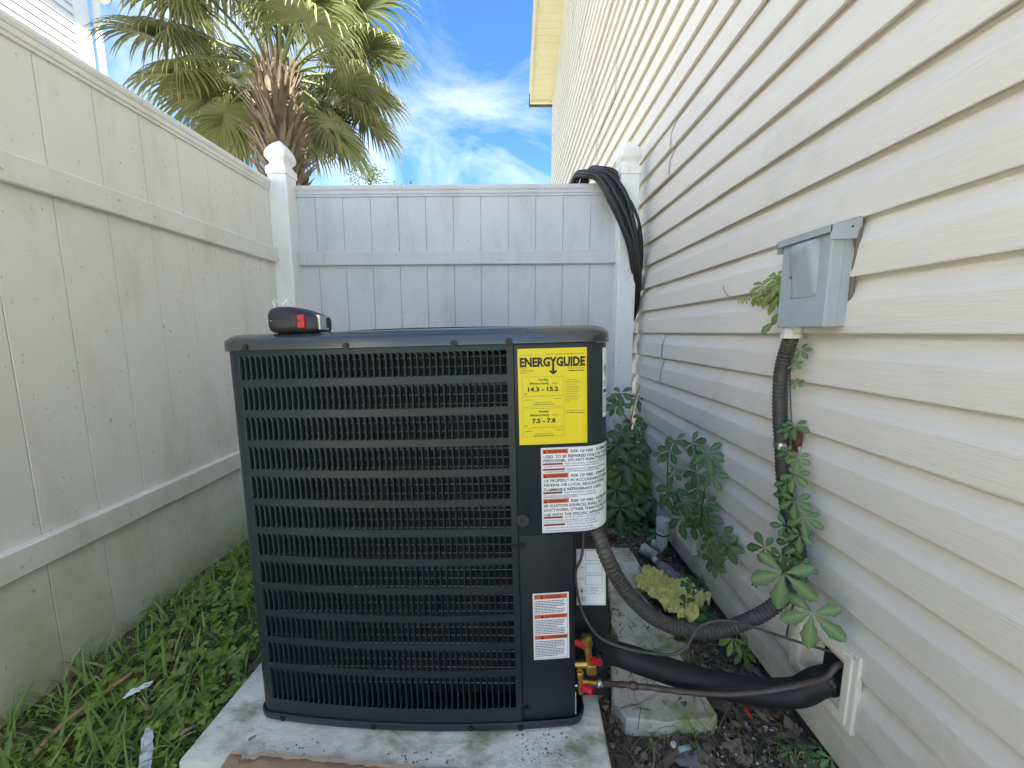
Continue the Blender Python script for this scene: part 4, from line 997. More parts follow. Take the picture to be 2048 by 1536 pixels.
def scatter_leaves(par, lst, meshes, nrm=(-.75, -.45, .45)):
    """lst: (px, py, plane x or ('y', depth), size, tip angle in degrees clockwise from straight down)"""
    for px, py, pl, size, ang in lst:
        p = at_x(px, py, pl) if not isinstance(pl, tuple) else at_y(px, py, pl[1])
        n = Vector((nrm[0]+jit(.25), nrm[1]+jit(.25), nrm[2]+jit(.3)))
        a = R_(ang); tip = Vector((.35*math.sin(a), -.75*math.sin(a), -math.cos(a)))
        put_leaf(par, meshes[rs.randrange(len(meshes))], p, n, tip, size)
# vine on the conduit
v1 = thing('creeper_vine', 'green five leaf creeper climbing the grey conduit', 'vine', (.70, .95, 0))
stem(v1, [at_z(1570, 1290, .0), at_x(1575, 1260, .70), at_x(1590, 1180, .695), at_x(1590, 1080, .69), at_x(1575, 1000, .70), at_x(1583, 880, .72), at_x(1580, 760, .72), at_x(1585, 700, .72)], .0025)
scatter_leaves(v1, [(1590, 950, .69, .040, 0), (1575, 965, .69, .034, -60), (1590, 1000, .685, .043, 20), (1572, 990, .685, .030, -70), (1610, 1035, .69, .040, 20), (1572, 1052, .68, .034, -75), (1600, 1070, .68, .036, 10),
                    (1580, 1085, .67, .040, -10), (1530, 1095, .64, .046, -70), (1565, 1110, .65, .040, 30), (1590, 850, .715, .034, 15), (1578, 858, .71, .028, -60), (1602, 700, .72, .026, 40), (1592, 765, .72, .020, 60), (1575, 1130, .65, .034, 0), (1596, 915, .70, .030, 10), (1588, 730, .715, .022, 70), (1578, 905, .695, .028, -50), (1600, 1130, .66, .036, 30)], CREEP)
scatter_leaves(v1, [(1568, 1146, .60, .074, 0), (1624, 1226, .655, .070, 5)], CREEP[:1], (-.5, -.75, .45))
stem(v1, [at_x(1592, 1120, .67), at_x(1578, 1130, .63), at_x(1568, 1146, .602)], .0016); stem(v1, [at_x(1590, 1165, .68), at_x(1608, 1200, .665), at_x(1624, 1226, .657)], .0016)
scatter_leaves(v1, [(1510, 1165, .70, .016, -30)], CREEP[:1])
# young vine creeping out from behind the box
v2 = thing('creeper_vine', 'yellowish young creeper shoot reaching out beside the disconnect box', 'vine', (.74, 1.1, .9))
stem(v2, [at_x(1572, 575, .735), at_x(1540, 588, .728), at_x(1510, 595, .722), at_x(1480, 600, .725), at_x(1460, 595, .728)], .0022, 'stem_pale'); stem(v2, [at_x(1460, 595, .728), at_x(1450, 585, .725), at_x(1446, 570, .72)], .002, 'red_shoot', 'shoot_tip')
scatter_leaves(v2, [(1556, 553, .715, .048, -80), (1560, 565, .712, .050, 30), (1545, 583, .71, .050, 10), (1530, 570, .715, .040, -60), (1553, 596, .71, .045, -10), (1522, 588, .715, .036, -50), (1512, 598, .715, .026, 30), (1495, 597, .718, .020, -40), (1565, 585, .71, .05, -20), (1480, 599, .72, .014, 0), (1568, 560, .712, .045, -70)], CREEPY)
scatter_leaves(v2, [(1562, 620, .72, .040, -20), (1552, 640, .715, .045, -40), (1566, 633, .72, .034, 30)], SINGLE)
stem(v2, [at_x(1568, 590, .735), at_x(1564, 620, .728), at_x(1556, 640, .72)], .0016)
# bushy vine on the siding in the middle
v3 = thing('creeper_vine', 'leafy green creeper spreading over the lower siding past the heat pump', 'vine', (.72, 1.6, 0))
stem(v3, [at_z(1405, 1120, .02), at_x(1402, 1040, .70), at_x(1410, 980, .70), at_x(1425, 925, .71)], .003); stem(v3, [at_z(1335, 1040, .02), at_x(1335, 960, .66), at_x(1338, 900, .67), at_x(1350, 880, .69)], .003)
stem(v3, [at_x(1405, 1030, .70), at_x(1430, 1065, .70), at_x(1460, 1100, .71), at_x(1462, 1110, .715), at_x(1440, 1128, .715)], .002)
scatter_leaves(v3, [(1350, 880, .68, .060, 30), (1340, 900, .67, .065, -30), (1385, 885, .70, .060, 60), (1415, 905, .70, .072, 20), (1325, 905, .66, .055, -60), (1395, 945, .69, .062, -60), (1424, 948, .70, .056, 50), (1395, 975, .69, .060, -80), (1345, 980, .65, .080, -20),
                    (1330, 990, .64, .060, 60), (1370, 1000, .67, .070, 20), (1410, 1005, .70, .056, 30), (1365, 1035, .66, .080, -40), (1405, 1030, .69, .070, 40), (1390, 1045, .68, .060, 0), (1440, 1070, .70, .062, 20), (1455, 1090, .70, .056, 30), (1420, 1085, .70, .045, -30), (1425, 1115, .71, .050, -10), (1430, 1130, .71, .040, 20), (1348, 945, .66, .045, 10)], CREEP)
# vine and shrubby growth by the end post
v4 = thing('creeper_vine', 'tall tangle of creeper leaves climbing the pipes by the end post', 'vine', (.66, 2.15, 0))
stem(v4, [at_z(1262, 985, 0), at_y(1262, 900, 2.12), at_y(1262, 840, 2.14), at_y(1276, 780, 2.2), at_y(1290, 750, 2.25)], .006, 'stem_pale'); stem(v4, [at_y(1262, 850, 2.1), at_y(1248, 830, 2.08), at_y(1237, 818, 2.06)], .004)
scatter_leaves(v4, [(1242, 785, ('y', 2.06), .075, 0), (1240, 805, ('y', 2.06), .085, -40), (1232, 815, ('y', 2.05), .06, -80), (1275, 795, ('y', 2.2), .075, 30), (1268, 845, ('y', 2.1), .085, 30), (1236, 890, ('y', 2.0), .11, -30), (1262, 885, ('y', 2.05), .11, 20), (1278, 865, ('y', 2.1), .10, 50), (1250, 905, ('y', 2.0), .11, -30), (1285, 785, ('y', 2.3), .06, 10), (1295, 760, ('y', 2.35), .05, -20)], CREEP, (-.3, -.85, .5))
scatter_leaves(v4, [(1262, 935, ('y', 1.98), .12, 10), (1300, 945, ('y', 1.98), .11, 40), (1245, 945, ('y', 1.95), .12, -40), (1270, 960, ('y', 1.95), .10, 60), (1282, 830, ('y', 2.2), .08, 40)], CREEPY, (-.3, -.8, .5))
scatter_leaves(v4, [(1285, 915, ('y', 2.05), .17, 0), (1240, 960, ('y', 1.95), .14, -30)], SINGLE, (-.5, -.75, .3))
scatter_leaves(v4, [(1234, 925, ('y', 1.97), .12, -50), (1252, 925, ('y', 1.97), .11, 30), (1275, 905, ('y', 2.03), .10, -20), (1290, 930, ('y', 2.0), .11, 60), (1232, 980, ('y', 1.93), .12, -20), (1256, 985, ('y', 1.93), .12, 30), (1282, 985, ('y', 1.94), .11, -30), (1305, 975, ('y', 1.96), .10, 50), (1246, 865, ('y', 2.05), .10, -20), (1312, 1000, ('y', 1.9), .10, 20), (1266, 1010, ('y', 1.9), .10, -60), (1240, 1015, ('y', 1.88), .11, 10)], CREEP, (-.3, -.75, .6))
# low plants on the right-hand soil
def low_plant(label, px, py, size, meshes, n, z=.05, group=None, spread=.04):
    base = at_z(px, py, 0.0); t = thing('ground_plant', label, 'plant', base, group)
    for i in range(n):
        a = 2*math.pi*i/n+jit(.4); r = spread*(.3+.7*rs.random()); p = base+Vector((r*math.cos(a), r*math.sin(a), z*(.5+rs.random())))
        put_leaf(t, meshes[rs.randrange(len(meshes))], p, (.3*math.cos(a)-.1, .3*math.sin(a)-.35, 1), (math.cos(a), math.sin(a), -.2), size*rs.uniform(.8, 1.15))
        b = MB(); b.tube([base-Vector((0, 0, .01)), base.lerp(p, .5)+Vector((0, 0, .01)), p], .0016, 5); wchild(b.build('stalk', 'stem_pale'), t)
    return t
low_plant('broad leaved seedling growing at the edge of the yellow rag', 1395, 1195, .060, CREEP, 5, .05, spread=.05)
low_plant('dark green seedling between the yellow rag and the conduit', 1385, 1240, .062, CREEP, 5, .04, spread=.05)
low_plant('bright green seedling under the conduit by the siding', 1470, 1300, .045, CREEPY, 7, .05, spread=.05)
low_plant('small dark creeper seedling beside the drain pipe', 1312, 1080, .060, CREEP, 3, .03)
low_plant('pale creeper seedling at the foot of the end post vine', 1250, 1060, .080, CREEP, 4, .03)
low_plant('small dark creeper seedling among the ferns', 1290, 1040, .085, CREEP, 3, .03)
low_plant('tiny seedling near the siding below the wall plate', 1590, 1520, .022, CREEP, 5, .02, spread=.02)
low_plant('small leafy seedling in the mossy corner by the siding', 1650, 1530, .030, CREEP, 4, .03, spread=.02)
# ferns
def fern_frond(length, seed):
    r = random.Random(seed); mb = MB(); n = 15
    for i in range(n):
        t = (i+1)/n; y = length*t; z = length*(.55*t-.62*t*t); ln = length*.22*math.sin(math.pi*min(1, .15+.85*t))+.006
        for s_ in (-1, 1): leaflet(mb, (0, y, z), s_*R_(68+r.uniform(-6, 6)), ln, ln*.30, droop=.3, n=4, tone=r.random()*.5, teeth=.15)
    mb.loft([[(-.0012, 0, 0), (.0012, 0, 0)]]+[[(-.001, length*t, length*(.55*t-.62*t*t)), (.001, length*t, length*(.55*t-.62*t*t))] for t in (.25, .5, .75, 1)], False)
    o = mb.build('frond', 'fern', fix=False); me = o.data; bpy.data.objects.remove(o); return me
FR = [fern_frond(1.0, i) for i in range(3)]
def fern(label, px, py, size, n, up=0.5):
    base = at_z(px, py, 0.0); t = thing('fern', label, 'fern', base)
    for i in range(n):
        a = 2*math.pi*i/n+jit(.5); o = link('frond', FR[i % 3], t); s_ = size*rs.uniform(.7, 1.1)
        o.matrix_local = Matrix.Rotation(a, 4, 'Z') @ Matrix.Rotation(R_(25+25*up+jit(12)), 4, 'X') @ Matrix.Scale(s_, 4)
fern('green fern growing at the foot of the end post', 1246, 1010, .30, 9, 1.0)
fern('yellow green fern against the siding by the drain pipe', 1325, 1040, .20, 8, .7)
fern('small fern sprouting from the gap under the siding', 1388, 1125, .10, 5, .4)
fern('spreading fern between the end post and the siding', 1290, 985, .26, 8, 1.2)

# ================================================================== PALM
PX, PY_ = -2.92, 5.2
palm = thing('cabbage_palm', 'sunlit cabbage palm with drooping fan leaves behind the corner post', 'palm tree', (PX, PY_, 0))
b = MB(); b.tube([(0, 0, -.1), (.01, 0, 1.2), (0, 0, 2.5), (.03, 0, 3.0), (.04, 0, 3.7), (.05, 0, 4.25)], [.22, .20, .19, .21, .21, .12], 18); b.build('trunk', 'palm_trunk', palm, smooth=True)
def boot_mesh(seed):
    """a split, frayed leaf base: two prongs leaving one broad foot"""
    r = random.Random(seed); mb = MB(); w0 = .050+.018*r.random(); ln = .27+.09*r.random()
    for sgn in (-1, 1):
        L = []; sp = r.uniform(.010, .035)
        for t, wd, thk in ((0, 1.0, .022), (.3, .80, .020), (.55, .50, .016), (.8, .36, .012), (1, .14+.16*r.random(), .006)):
            y = ln*t*(1+(.12*r.random() if t == 1 else 0)); z = .05*math.sin(t*1.5)+.02*(t > .9)*r.uniform(-1, 1); xc = sgn*(w0*.45*(1-t*.5)+sp*t*t)
            L.append([(xc+x*w0*.52*wd, y, z-.25*abs(xc)*(1-t)+s_*thk*.5) for s_, x in ((-1, -1), (-1, 1), (1, .8), (1, -.8))])
        mb.loft(L, True, True, True)
    o = mb.build('boot', 'boot'); autosmooth(o, 40); me = o.data; bpy.data.objects.remove(o); return me
BM_ = [boot_mesh(i) for i in range(8)]
rp = random.Random(5); NBT = 170
for i in range(NBT):
    z = 2.45+1.62*(i/(NBT-1))**.92; a = i*2.39996+rp.uniform(-.25, .25); lean = rp.uniform(30, 66) if z < 3.6 else rp.uniform(52, 78)
    o = link('boot', BM_[i % 8], palm); sc_ = rp.uniform(.75, 1.2)
    o.matrix_local = Matrix.Translation((.02+.155*math.cos(a), .155*math.sin(a), z)) @ Matrix.Rotation(a-math.pi/2+rp.uniform(-.3, .3), 4, 'Z') @ Matrix.Rotation(R_(lean), 4, 'X') @ Matrix.Rotation(rp.uniform(-.4, .4), 4, 'Y') @ Matrix.Scale(sc_, 4)
def palm_frond(az, el, lp, rad, droop, seed, dry=0.0):
    r = random.Random(seed); mb = MB(); p = Vector((.04, 0, 4.12)) + Vector((math.cos(az), math.sin(az), 0))*.10
    d = Vector((math.cos(az)*math.cos(el), math.sin(az)*math.cos(el), math.sin(el)))
    path = [p.copy()]; ns = 9
    for i in range(ns):
        d = (d+Vector((0, 0, -droop/ns*.8))).normalized(); p = p+d*(lp/ns); path.append(p.copy())
    pet = path
    side = d.cross(Vector((0, 0, 1))).normalized() if abs(d.z) < .98 else Vector((-math.sin(az), math.cos(az), 0)); 
    side = (side + Vector((0, 0, r.uniform(-.25, .25)))).normalized()
    costa = [p.copy()]; cd = d.copy()
    for i in range(6):
        cd = (cd+Vector((0, 0, -.20))).normalized(); costa.append(costa[-1]+cd*(rad*.07))
    NSG = 60
    for i in range(NSG):
        f = (i+.5)/NSG*2-1; phi = f*R_(152); at_ = (1-abs(f))*5.99; k = int(at_); q = costa[k].lerp(costa[k+1], at_-k)
        nrm = side.cross(d).normalized()
        dr = (d*math.cos(phi)+side*math.sin(phi)+nrm*.22*(1-abs(f))).normalized()
        ln = rad*(1-.30*abs(f)**2)*r.uniform(.88, 1.08); wd = .015+.010*(1-abs(f)); n = 7; st = ln/n; hang = r.uniform(.55, 1.25)
        tone = min(1, max(0, r.gauss(.22+dry*.7, .15))); pts = [q.copy()]; dirs = [dr.copy()]
        for j in range(n):
            g_ = .10+(.75*hang*max(0, (j/n)-.30))
            dr = (dr+Vector((0, 0, -g_))+Vector((r.uniform(-.04, .04), r.uniform(-.04, .04), 0))).normalized(); pts.append(pts[-1]+dr*st); dirs.append(dr.copy())
        o = len(mb.v); wid = (.5, 1.0, 1.05, .95, .75, .50, .28, .03)
        ax = dirs[0].cross(nrm).normalized()
        for j in range(n+1):
            a2 = (ax-dirs[j]*ax.dot(dirs[j])).normalized(); n2 = a2.cross(dirs[j])
            for sx in (-1, 0, 1):
                v = pts[j]+a2*(sx*wd*wid[j])+n2*(.35*wd*wid[j] if sx else 0)
                mb.v.append(v); kx = len(mb.v)-1; mb.rib[kx] = 1.0 if sx == 0 else 0; mb.tone[kx] = min(1, tone+(.45 if j >= n-1 else 0))
        for j in range(n):
            for sx in (0, 1): a = o+j*3+sx; mb.f.append((a, a+1, a+4, a+3))
    fo = mb.build('frond', 'palm_leaf', palm, fix=False)
    b2 = MB(); b2.tube(pet, [.020-.009*i/len(pet) for i in range(len(pet))], 6); b2.build('petiole', 'petiole', fo, smooth=True)
i = 0
for ring_n, el, lp, rad, dr_, dry in ((10, 8, .66, .68, .9, .18), (13, 26, .80, .74, 1.05, .08), (12, 46, .92, .76, 1.15, .02), (10, 64, .98, .76, 1.05, 0), (6, 80, .9, .74, .6, 0)):
    for k in range(ring_n):
        az_ = 2*math.pi*(k+rp.uniform(-.22, .22))/ring_n+i*.13; i += 1
        front = math.cos(az_+math.pi/2)
        if (el < 10 and (front > .30 or front < -.6 or math.cos(az_) > .15)) or (el < 30 and front > .80): continue
        palm_frond(az_, R_(el+rp.uniform(-9, 9)), lp*rp.uniform(.85, 1.12), rad*rp.uniform(.88, 1.08), dr_*rp.uniform(.8, 1.2), 100+i, dry+rp.uniform(-.05, .12))

# ================================================================== FAR TREES just over the fence
def small_tree(label, px, py, Y, h_cr, w_cr, seed, nleaf):
    top = at_y(px, py, Y); r = random.Random(seed); t = thing('tree', label, 'tree', (top.x, Y, 0)); H_ = top.z
    b = MB(); b.tube([(0, 0, -.1), (.05, 0, H_*.5), (0, 0, H_-h_cr), (.03, 0, H_-.1)], [.12, .09, .05, .008], 8); tips = []
    for i in range(22):
        a = r.uniform(0, 6.28); z0 = H_-h_cr*r.uniform(.25, 1.1); z1 = min(H_, z0+h_cr*r.uniform(.1, .45)); rr = w_cr*r.uniform(.35, 1)
        e = Vector((rr*math.cos(a), rr*math.sin(a), z1)); m_ = Vector((.4*e.x, .4*e.y, (z0*1.3+z1*.7)/2)); b.tube([(0.02, 0, z0), m_, e], [.022, .013, .005], 5); tips += [e, m_.lerp(e, .6)]
    b.build('trunk', 'bark', t, smooth=True); mb = MB()
    for i in range(nleaf):
        p = r.choice(tips)+Vector((r.gauss(0, .10), r.gauss(0, .10), r.gauss(0, .09))); ang = r.uniform(0, 6.28); s_ = r.uniform(.05, .085)
        u = Vector((math.cos(ang), math.sin(ang), r.uniform(-.5, .5))).normalized(); v = u.cross(Vector((r.uniform(-1, 1), r.uniform(-1, 1), 1))).normalized()
        o = len(mb.v); mb.v += [p, p+u*s_*.5+v*s_*.32, p+u*s_, p+u*s_*.5-v*s_*.32]; mb.f.append((o, o+1, o+2, o+3)); tn = r.random()
        for k in range(4): mb.tone[o+k] = tn*.5; mb.rib[o+k] = 0
    mb.build('crown', 'tree_leaf', t, fix=False)
small_tree('loose pale green tree top showing above the back fence', 738, 330, 12, 1.5, .72, 3, 1500)
small_tree('low sprig of tree foliage barely showing above the back fence', 805, 362, 12, 1.1, .45, 8, 700)

# ================================================================== GRASS AND WEEDS along the fence
rg = random.Random(31)
PADL = -.735
def in_lawn(x, y):
    if y > 2.2 or y < .45 or x < XF+.01: return False
    edge = PADL-.008+.012*noise.noise(Vector((y*9, 2, 0)))
    if y > 1.8: edge = -.55
    if y < .70: edge = -.30
    return x < edge
mb = MB(); cnt = 0
while cnt < 6400:
    x = rg.uniform(XF+.01, -.30); y = .45+1.75*rg.random()**1.25
    if not in_lawn(x, y): continue
    dens = .5+.9*noise.noise(Vector((x*6, y*6, 5)))
    if rg.random() > .55+dens*.5: continue
    cnt += 1; big = rg.random()
    h = rg.uniform(.02, .055) if big < .76 else rg.uniform(.06, .13)
    if y < 1.0 and x < -.85: h *= 1.25
    wd = rg.uniform(.0012, .0024) if big < .76 else rg.uniform(.0025, .005)
    a = rg.uniform(0, 6.28); lean = rg.uniform(.2, 1.0); d = Vector((math.cos(a)*lean, math.sin(a)*lean, 1)).normalized(); p = Vector((x, y, ground_z(x, y)-.004))
    sd = Vector((-math.sin(a), math.cos(a), 0)); tn = rg.uniform(0, .55) if rg.random() < (.55 if x < XF+.12 else .86) else rg.uniform(.7, 1); o = len(mb.v)
    for j in range(5):
        t = j/4; ww = wd*(1-t**2*.95)
        if j: p = p+d*(h/4); d = (d+Vector((math.cos(a)*.16*lean, math.sin(a)*.16*lean, -.26*lean))).normalized()
        if p.x < XF+.003: p.x = XF+.003
        mb.v += [p-sd*ww, p+sd*ww]
        for k in (len(mb.v)-2, len(mb.v)-1): mb.tone[k] = tn; mb.rib[k] = .2
    for j in range(4): q = o+j*2; mb.f.append((q, q+1, q+3, q+2))
tag(mb.build('grass', 'grass', fix=False, smooth=True), 'uneven uncut grass between the fence and the pad', 'grass', kind='stuff')
# small round ground-cover leaves
def lobed(mb, c, nrm, tip, size, tone, lobes=3):
    n = Vector(nrm).normalized(); t = Vector(tip); t = (t-n*t.dot(n)).normalized(); x = t.cross(n); o = len(mb.v)
    mb.v.append(Vector(c)); mb.rib[o] = 1; mb.tone[o] = tone; K = lobes*6
    for k in range(K+1):
        f = k/K; ang = R_(-150+300*f); ph = f*lobes; r = size*(.62+.38*abs(math.sin(math.pi*ph))**.6)*(1+.06*(-1)**k)
        mb.v.append(Vector(c)+t*(r*math.cos(ang))+x*(r*math.sin(ang))-n*(r*r/size*.22)); mb.rib[len(mb.v)-1] = 0; mb.tone[len(mb.v)-1] = tone
    for k in range(K): mb.f.append((o, o+1+k, o+2+k))
mb = MB(); cnt = 0
while cnt < 900:
    x = rg.uniform(XF+.02, -.30); y = .45+1.75*rg.random()
    if not in_lawn(x, y) or noise.noise(Vector((x*4, y*4, 9))) < -.1: continue
    cnt += 1; a = rg.uniform(0, 6.28)
    lobed(mb, (x, y, ground_z(x, y)+rg.uniform(.006, .035)), (rg.gauss(0, .3), rg.gauss(-.25, .3), 1), (math.cos(a), math.sin(a), 0), rg.uniform(.004, .015), rg.random())
tag(mb.build('ground_cover', 'weed', fix=False), 'tiny round leaved ground cover creeping through the grass', 'ground cover', kind='stuff')
# larger countable weeds
def weed_leaf_mesh(seed):
    r = random.Random(seed); mb = MB()
    for ang in (-72, 0, 72):
        a = R_(ang); lobed(mb, (.42*math.sin(a), .42*math.cos(a), 0), (.15*math.sin(a), .15*math.cos(a)-.0, 1), (math.sin(a), math.cos(a), 0), .52*r.uniform(.9, 1.1), r.random()*.4, 3)
        leaflet(mb, (0, 0, 0), a, .45, .05, n=3, tone=.2)
    o = mb.build('leaf', 'weed', fix=False); me = o.data; bpy.data.objects.remove(o); return me
WL = [weed_leaf_mesh(i) for i in range(3)]
wspots = []
for px, py in ((460, 1120), (435, 1145), (478, 1160), (400, 1180), (445, 1190), (470, 1210), (360, 1205), (410, 1225), (350, 1250), (440, 1250), (480, 1260), (330, 1290), (380, 1290), (430, 1300), (465, 1300), (290, 1300), (240, 1340), (300, 1345), (350, 1340), (400, 1350), (440, 1345), (210, 1390), (180, 1420), (330, 1400), (390, 1410), (250, 1440), (150, 1470), (360, 1460), (210, 1500), (110, 1500), (290, 1240), (490, 1185), (485, 1310), (320, 1450), (60, 1525), (430, 1395)):
    wspots.append(at_z(px, py, .03))
for i, p in enumerate(wspots):
    t = thing('weed_plant', 'low weed with bright green lobed leaves in the grass by the fence', 'weed', (p.x, p.y, ground_z(p.x, p.y)), 'lobed weeds in the grass')
    sc_ = rg.uniform(.015, .032)
    for k in range(rg.randint(5, 7)):
        a = rg.uniform(0, 6.28); r = rg.uniform(.01, .045); z = rg.uniform(.02, .055)
        if p.x+r*math.cos(a) < XF+.03: a = rg.uniform(-1, 1)
        o = link('leaf', WL[k % 3], t); e = Vector((r*math.cos(a), r*math.sin(a), z))
        o.matrix_local = leaf_mtx(e, (.35*math.cos(a)+rg.gauss(0, .15), .35*math.sin(a)-.3+rg.gauss(0, .15), 1), (math.cos(a), math.sin(a), 0), sc_*rg.uniform(.75, 1.2))
        b = MB(); b.tube([(0, 0, -.01), e*.5+Vector((0, 0, .012)), e], .0010, 4); b.build('stalk', 'weed', t)
# copper coloured stick, white scrap and plastic strip lying in the grass
b = MB(); b.tube(smooth_path([at_z(60, 1520, .05), at_z(130, 1445, .05), at_z(190, 1400, .05), at_z(265, 1345, .04)], 5), [.0058]*16, 7); tag(b.build('stick', 'stick', smooth=True), 'reddish brown stick lying in the grass near the fence', 'stick')
def crumple(name, m, quad, nu, nv, amp, label, cat, seed, ragged=.15, z=.0, thick=.0):
    mb = MB(); q = [Vector(p) for p in quad]; r = random.Random(seed)
    for j in range(nv+1):
        for i in range(nu+1):
            u, v = i/nu, j/nv
            ru = ragged*noise.noise(Vector((v*5, seed, 0))); rv = ragged*noise.noise(Vector((u*5, seed, 4)))
            u2 = u+(ru if u > .5 else -ru)*abs(u-.5)*2; v2 = v+(rv if v > .5 else -rv)*abs(v-.5)*2
            p = q[0].lerp(q[1], u2).lerp(q[3].lerp(q[2], u2), v2)
            h = .6*noise.noise(Vector((p.x*20, p.y*20, seed)))+.9*(1-2*abs(noise.noise(Vector((p.x*34, p.y*30, seed+8)))))-.6+.7*abs(noise.noise(Vector((p.x*50, p.y*50, seed+3))))+.55*noise.noise(Vector((p.x*95, p.y*95, seed+5)))
            mb.v.append((p.x+.004*noise.noise(Vector((p.x*60, p.y*60, 1))), p.y, p.z+amp*(.6+h)))
    for j in range(nv):
        for i in range(nu): a = j*(nu+1)+i; mb.f.append((a, a+1, a+nu+2, a+nu+1))
    o = mb.build(name, m, fix=False)
    if thick:
        md = o.modifiers.new('s', 'SOLIDIFY'); md.thickness = thick
    return tag(o, label, cat)
crumple('paper_scrap', 'paper', [at_z(245, 1400, .05), at_z(300, 1375, .05), at_z(310, 1362, .06), at_z(262, 1382, .06)], 12, 6, .006, 'crumpled white scrap caught in the grass', 'scrap', 4, .2)
crumple('plastic_strip', 'plastic_film', [at_z(275, 1545, .03), at_z(303, 1545, .03), at_z(308, 1460, .05), at_z(288, 1460, .05)], 8, 20, .006, 'translucent plastic strip lying on bare soil near the pad', 'plastic strip', 6, .15)

# ================================================================== RIGHT-HAND CLUTTER
def slab(label, pts, th=.035, z=.032, seed=0):
    P = [at_z(px, py, z) for px, py in pts]; c = sum(P, Vector())/len(P); t = tag(link('paving_slab', bpy.data.meshes.new('paving_slab')), label, 'slab', 'broken slabs beside the pad')
    bm = bmesh.new(); r = random.Random(seed); ring = []
    for i in range(len(P)):
        a, d = P[i], P[(i+1) % len(P)]; n = max(2, int((d-a).length/.025))
        for k in range(n):
            q = a.lerp(d, k/n); q = q+(q-c).normalized()*.004*noise.noise(q*40); ring.append(q)
    top = [bm.verts.new((q.x-c.x, q.y-c.y, z)) for q in ring]; inner = [bm.verts.new(((q.x-c.x)*.96, (q.y-c.y)*.96, z+.004)) for q in ring]; bot = [bm.verts.new(((q.x-c.x)*1.01, (q.y-c.y)*1.01, z-th-.02)) for q in ring]
    n = len(ring); bm.faces.new(inner)
    for i in range(n): bm.faces.new((top[i], top[(i+1) % n], inner[(i+1) % n], inner[i])); bm.faces.new((bot[i], bot[(i+1) % n], top[(i+1) % n], top[i]))
    bmesh.ops.recalc_face_normals(bm, faces=bm.faces); bm.to_mesh(t.data); bm.free(); t.data.materials.append(M['slab']); autosmooth(t, 30); t.location = (c.x, c.y, 0)
slab('mossy concrete slab piece nearest the copper pipe', [(1262, 1306), (1352, 1296), (1392, 1362), (1434, 1430), (1428, 1441), (1330, 1448), (1252, 1440), (1225, 1400), (1222, 1330)], seed=1)
slab('broken pale concrete slab piece under the grey conduit', [(1218, 1180), (1275, 1178), (1345, 1262), (1350, 1284), (1380, 1292), (1372, 1300), (1250, 1300), (1222, 1250)], seed=2)
slab('mossy concrete slab piece under the edge of the yellow rag', [(1214, 1096), (1258, 1096), (1272, 1118), (1305, 1175), (1280, 1185), (1216, 1182)], seed=3)
crumple('yellow_rag', 'yellow_rag', [at_z(1268, 1178, .045), at_z(1378, 1258, .03), at_z(1420, 1196, .03), at_z(1290, 1134, .045)], 80, 54, .024, 'crumpled faded yellow plastic rag lying on the broken slab', 'rag', 2, .09).data.polygons.foreach_set('use_smooth', [True]*80*54)
for px, py, r, ln, lab in ((1300, 1106, .026, .075, 'dirty white plastic pipe offcut with its open end facing the pad'), (1318, 1093, .020, .065, 'thin walled pipe offcut lying behind the larger pipe offcut')):
    p = at_z(px, py, .03); d = Vector((.55, -.75, -.12)).normalized(); b = MB(); b.tube([p-d*ln*.5, p+d*ln*.5, p+d*ln*.5, p-d*ln*.3], [r, r, r*.80, r*.80], 18, False); b.f.append(tuple(range(17, -1, -1)))
    tag(autosmooth(b.build('pipe_offcut', M['dirty_pvc']), 40), lab, 'pipe')
p = at_z(1312, 1122, .03); d = (at_z(1352, 1160, .02)-p); bt = thing('plastic_bottle', 'crushed clear plastic bottle lying on dead leaves by the slab', 'bottle', p)
b = MB(); d_ = d.normalized(); L = []
for t, r in ((0, .011), (.06, .012), (.12, .016), (.24, .027), (.4, .029), (.5, .024), (.6, .028), (.75, .026), (.9, .029), (.98, .026), (1, .010)):
    c = d_*(t*.19); a = d_.orthogonal().normalized(); bb = d_.cross(a); L.append([c+(a*math.cos(q)+bb*math.sin(q))*r*(1+.28*noise.noise(Vector((t*9, math.cos(q)*2, math.sin(q)*2)))) for q in [2*math.pi*k/20 for k in range(20)]])
b.loft(L, True, True, True); b.build('bottle_body', 'clear', bt, smooth=True)
b = MB(); b.tube([-d_*.012, d_*.006], .013, 14); b.build('neck_ring', 'pvc', bt)
# red straw, cigarette-like filter, small blue tube, bottle cap
b = MB(); b.tube([at_z(1488, 1408, .03), at_z(1504, 1437, .015)], .0034, 8); tag(b.build('straw', 'red', smooth=True), 'short red plastic straw poking out of the dead leaves', 'straw')
b = MB(); b.tube([at_z(1357, 1500, .012), at_z(1380, 1494, .012)], .006, 10); tag(b.build('tube_scrap', mat('pale_blue_plastic', (.32, .42, .42), .5), smooth=True), 'short pale blue plastic tube on the soil by the pad', 'tube')
p = at_z(1346, 1490, .012); b = MB(); b.tube([p, p+Vector((0, -.003, .006))], .0065, 14); tag(b.build('bottle_cap', 'pvc'), 'small round cream cap on the soil beside the blue tube', 'cap')
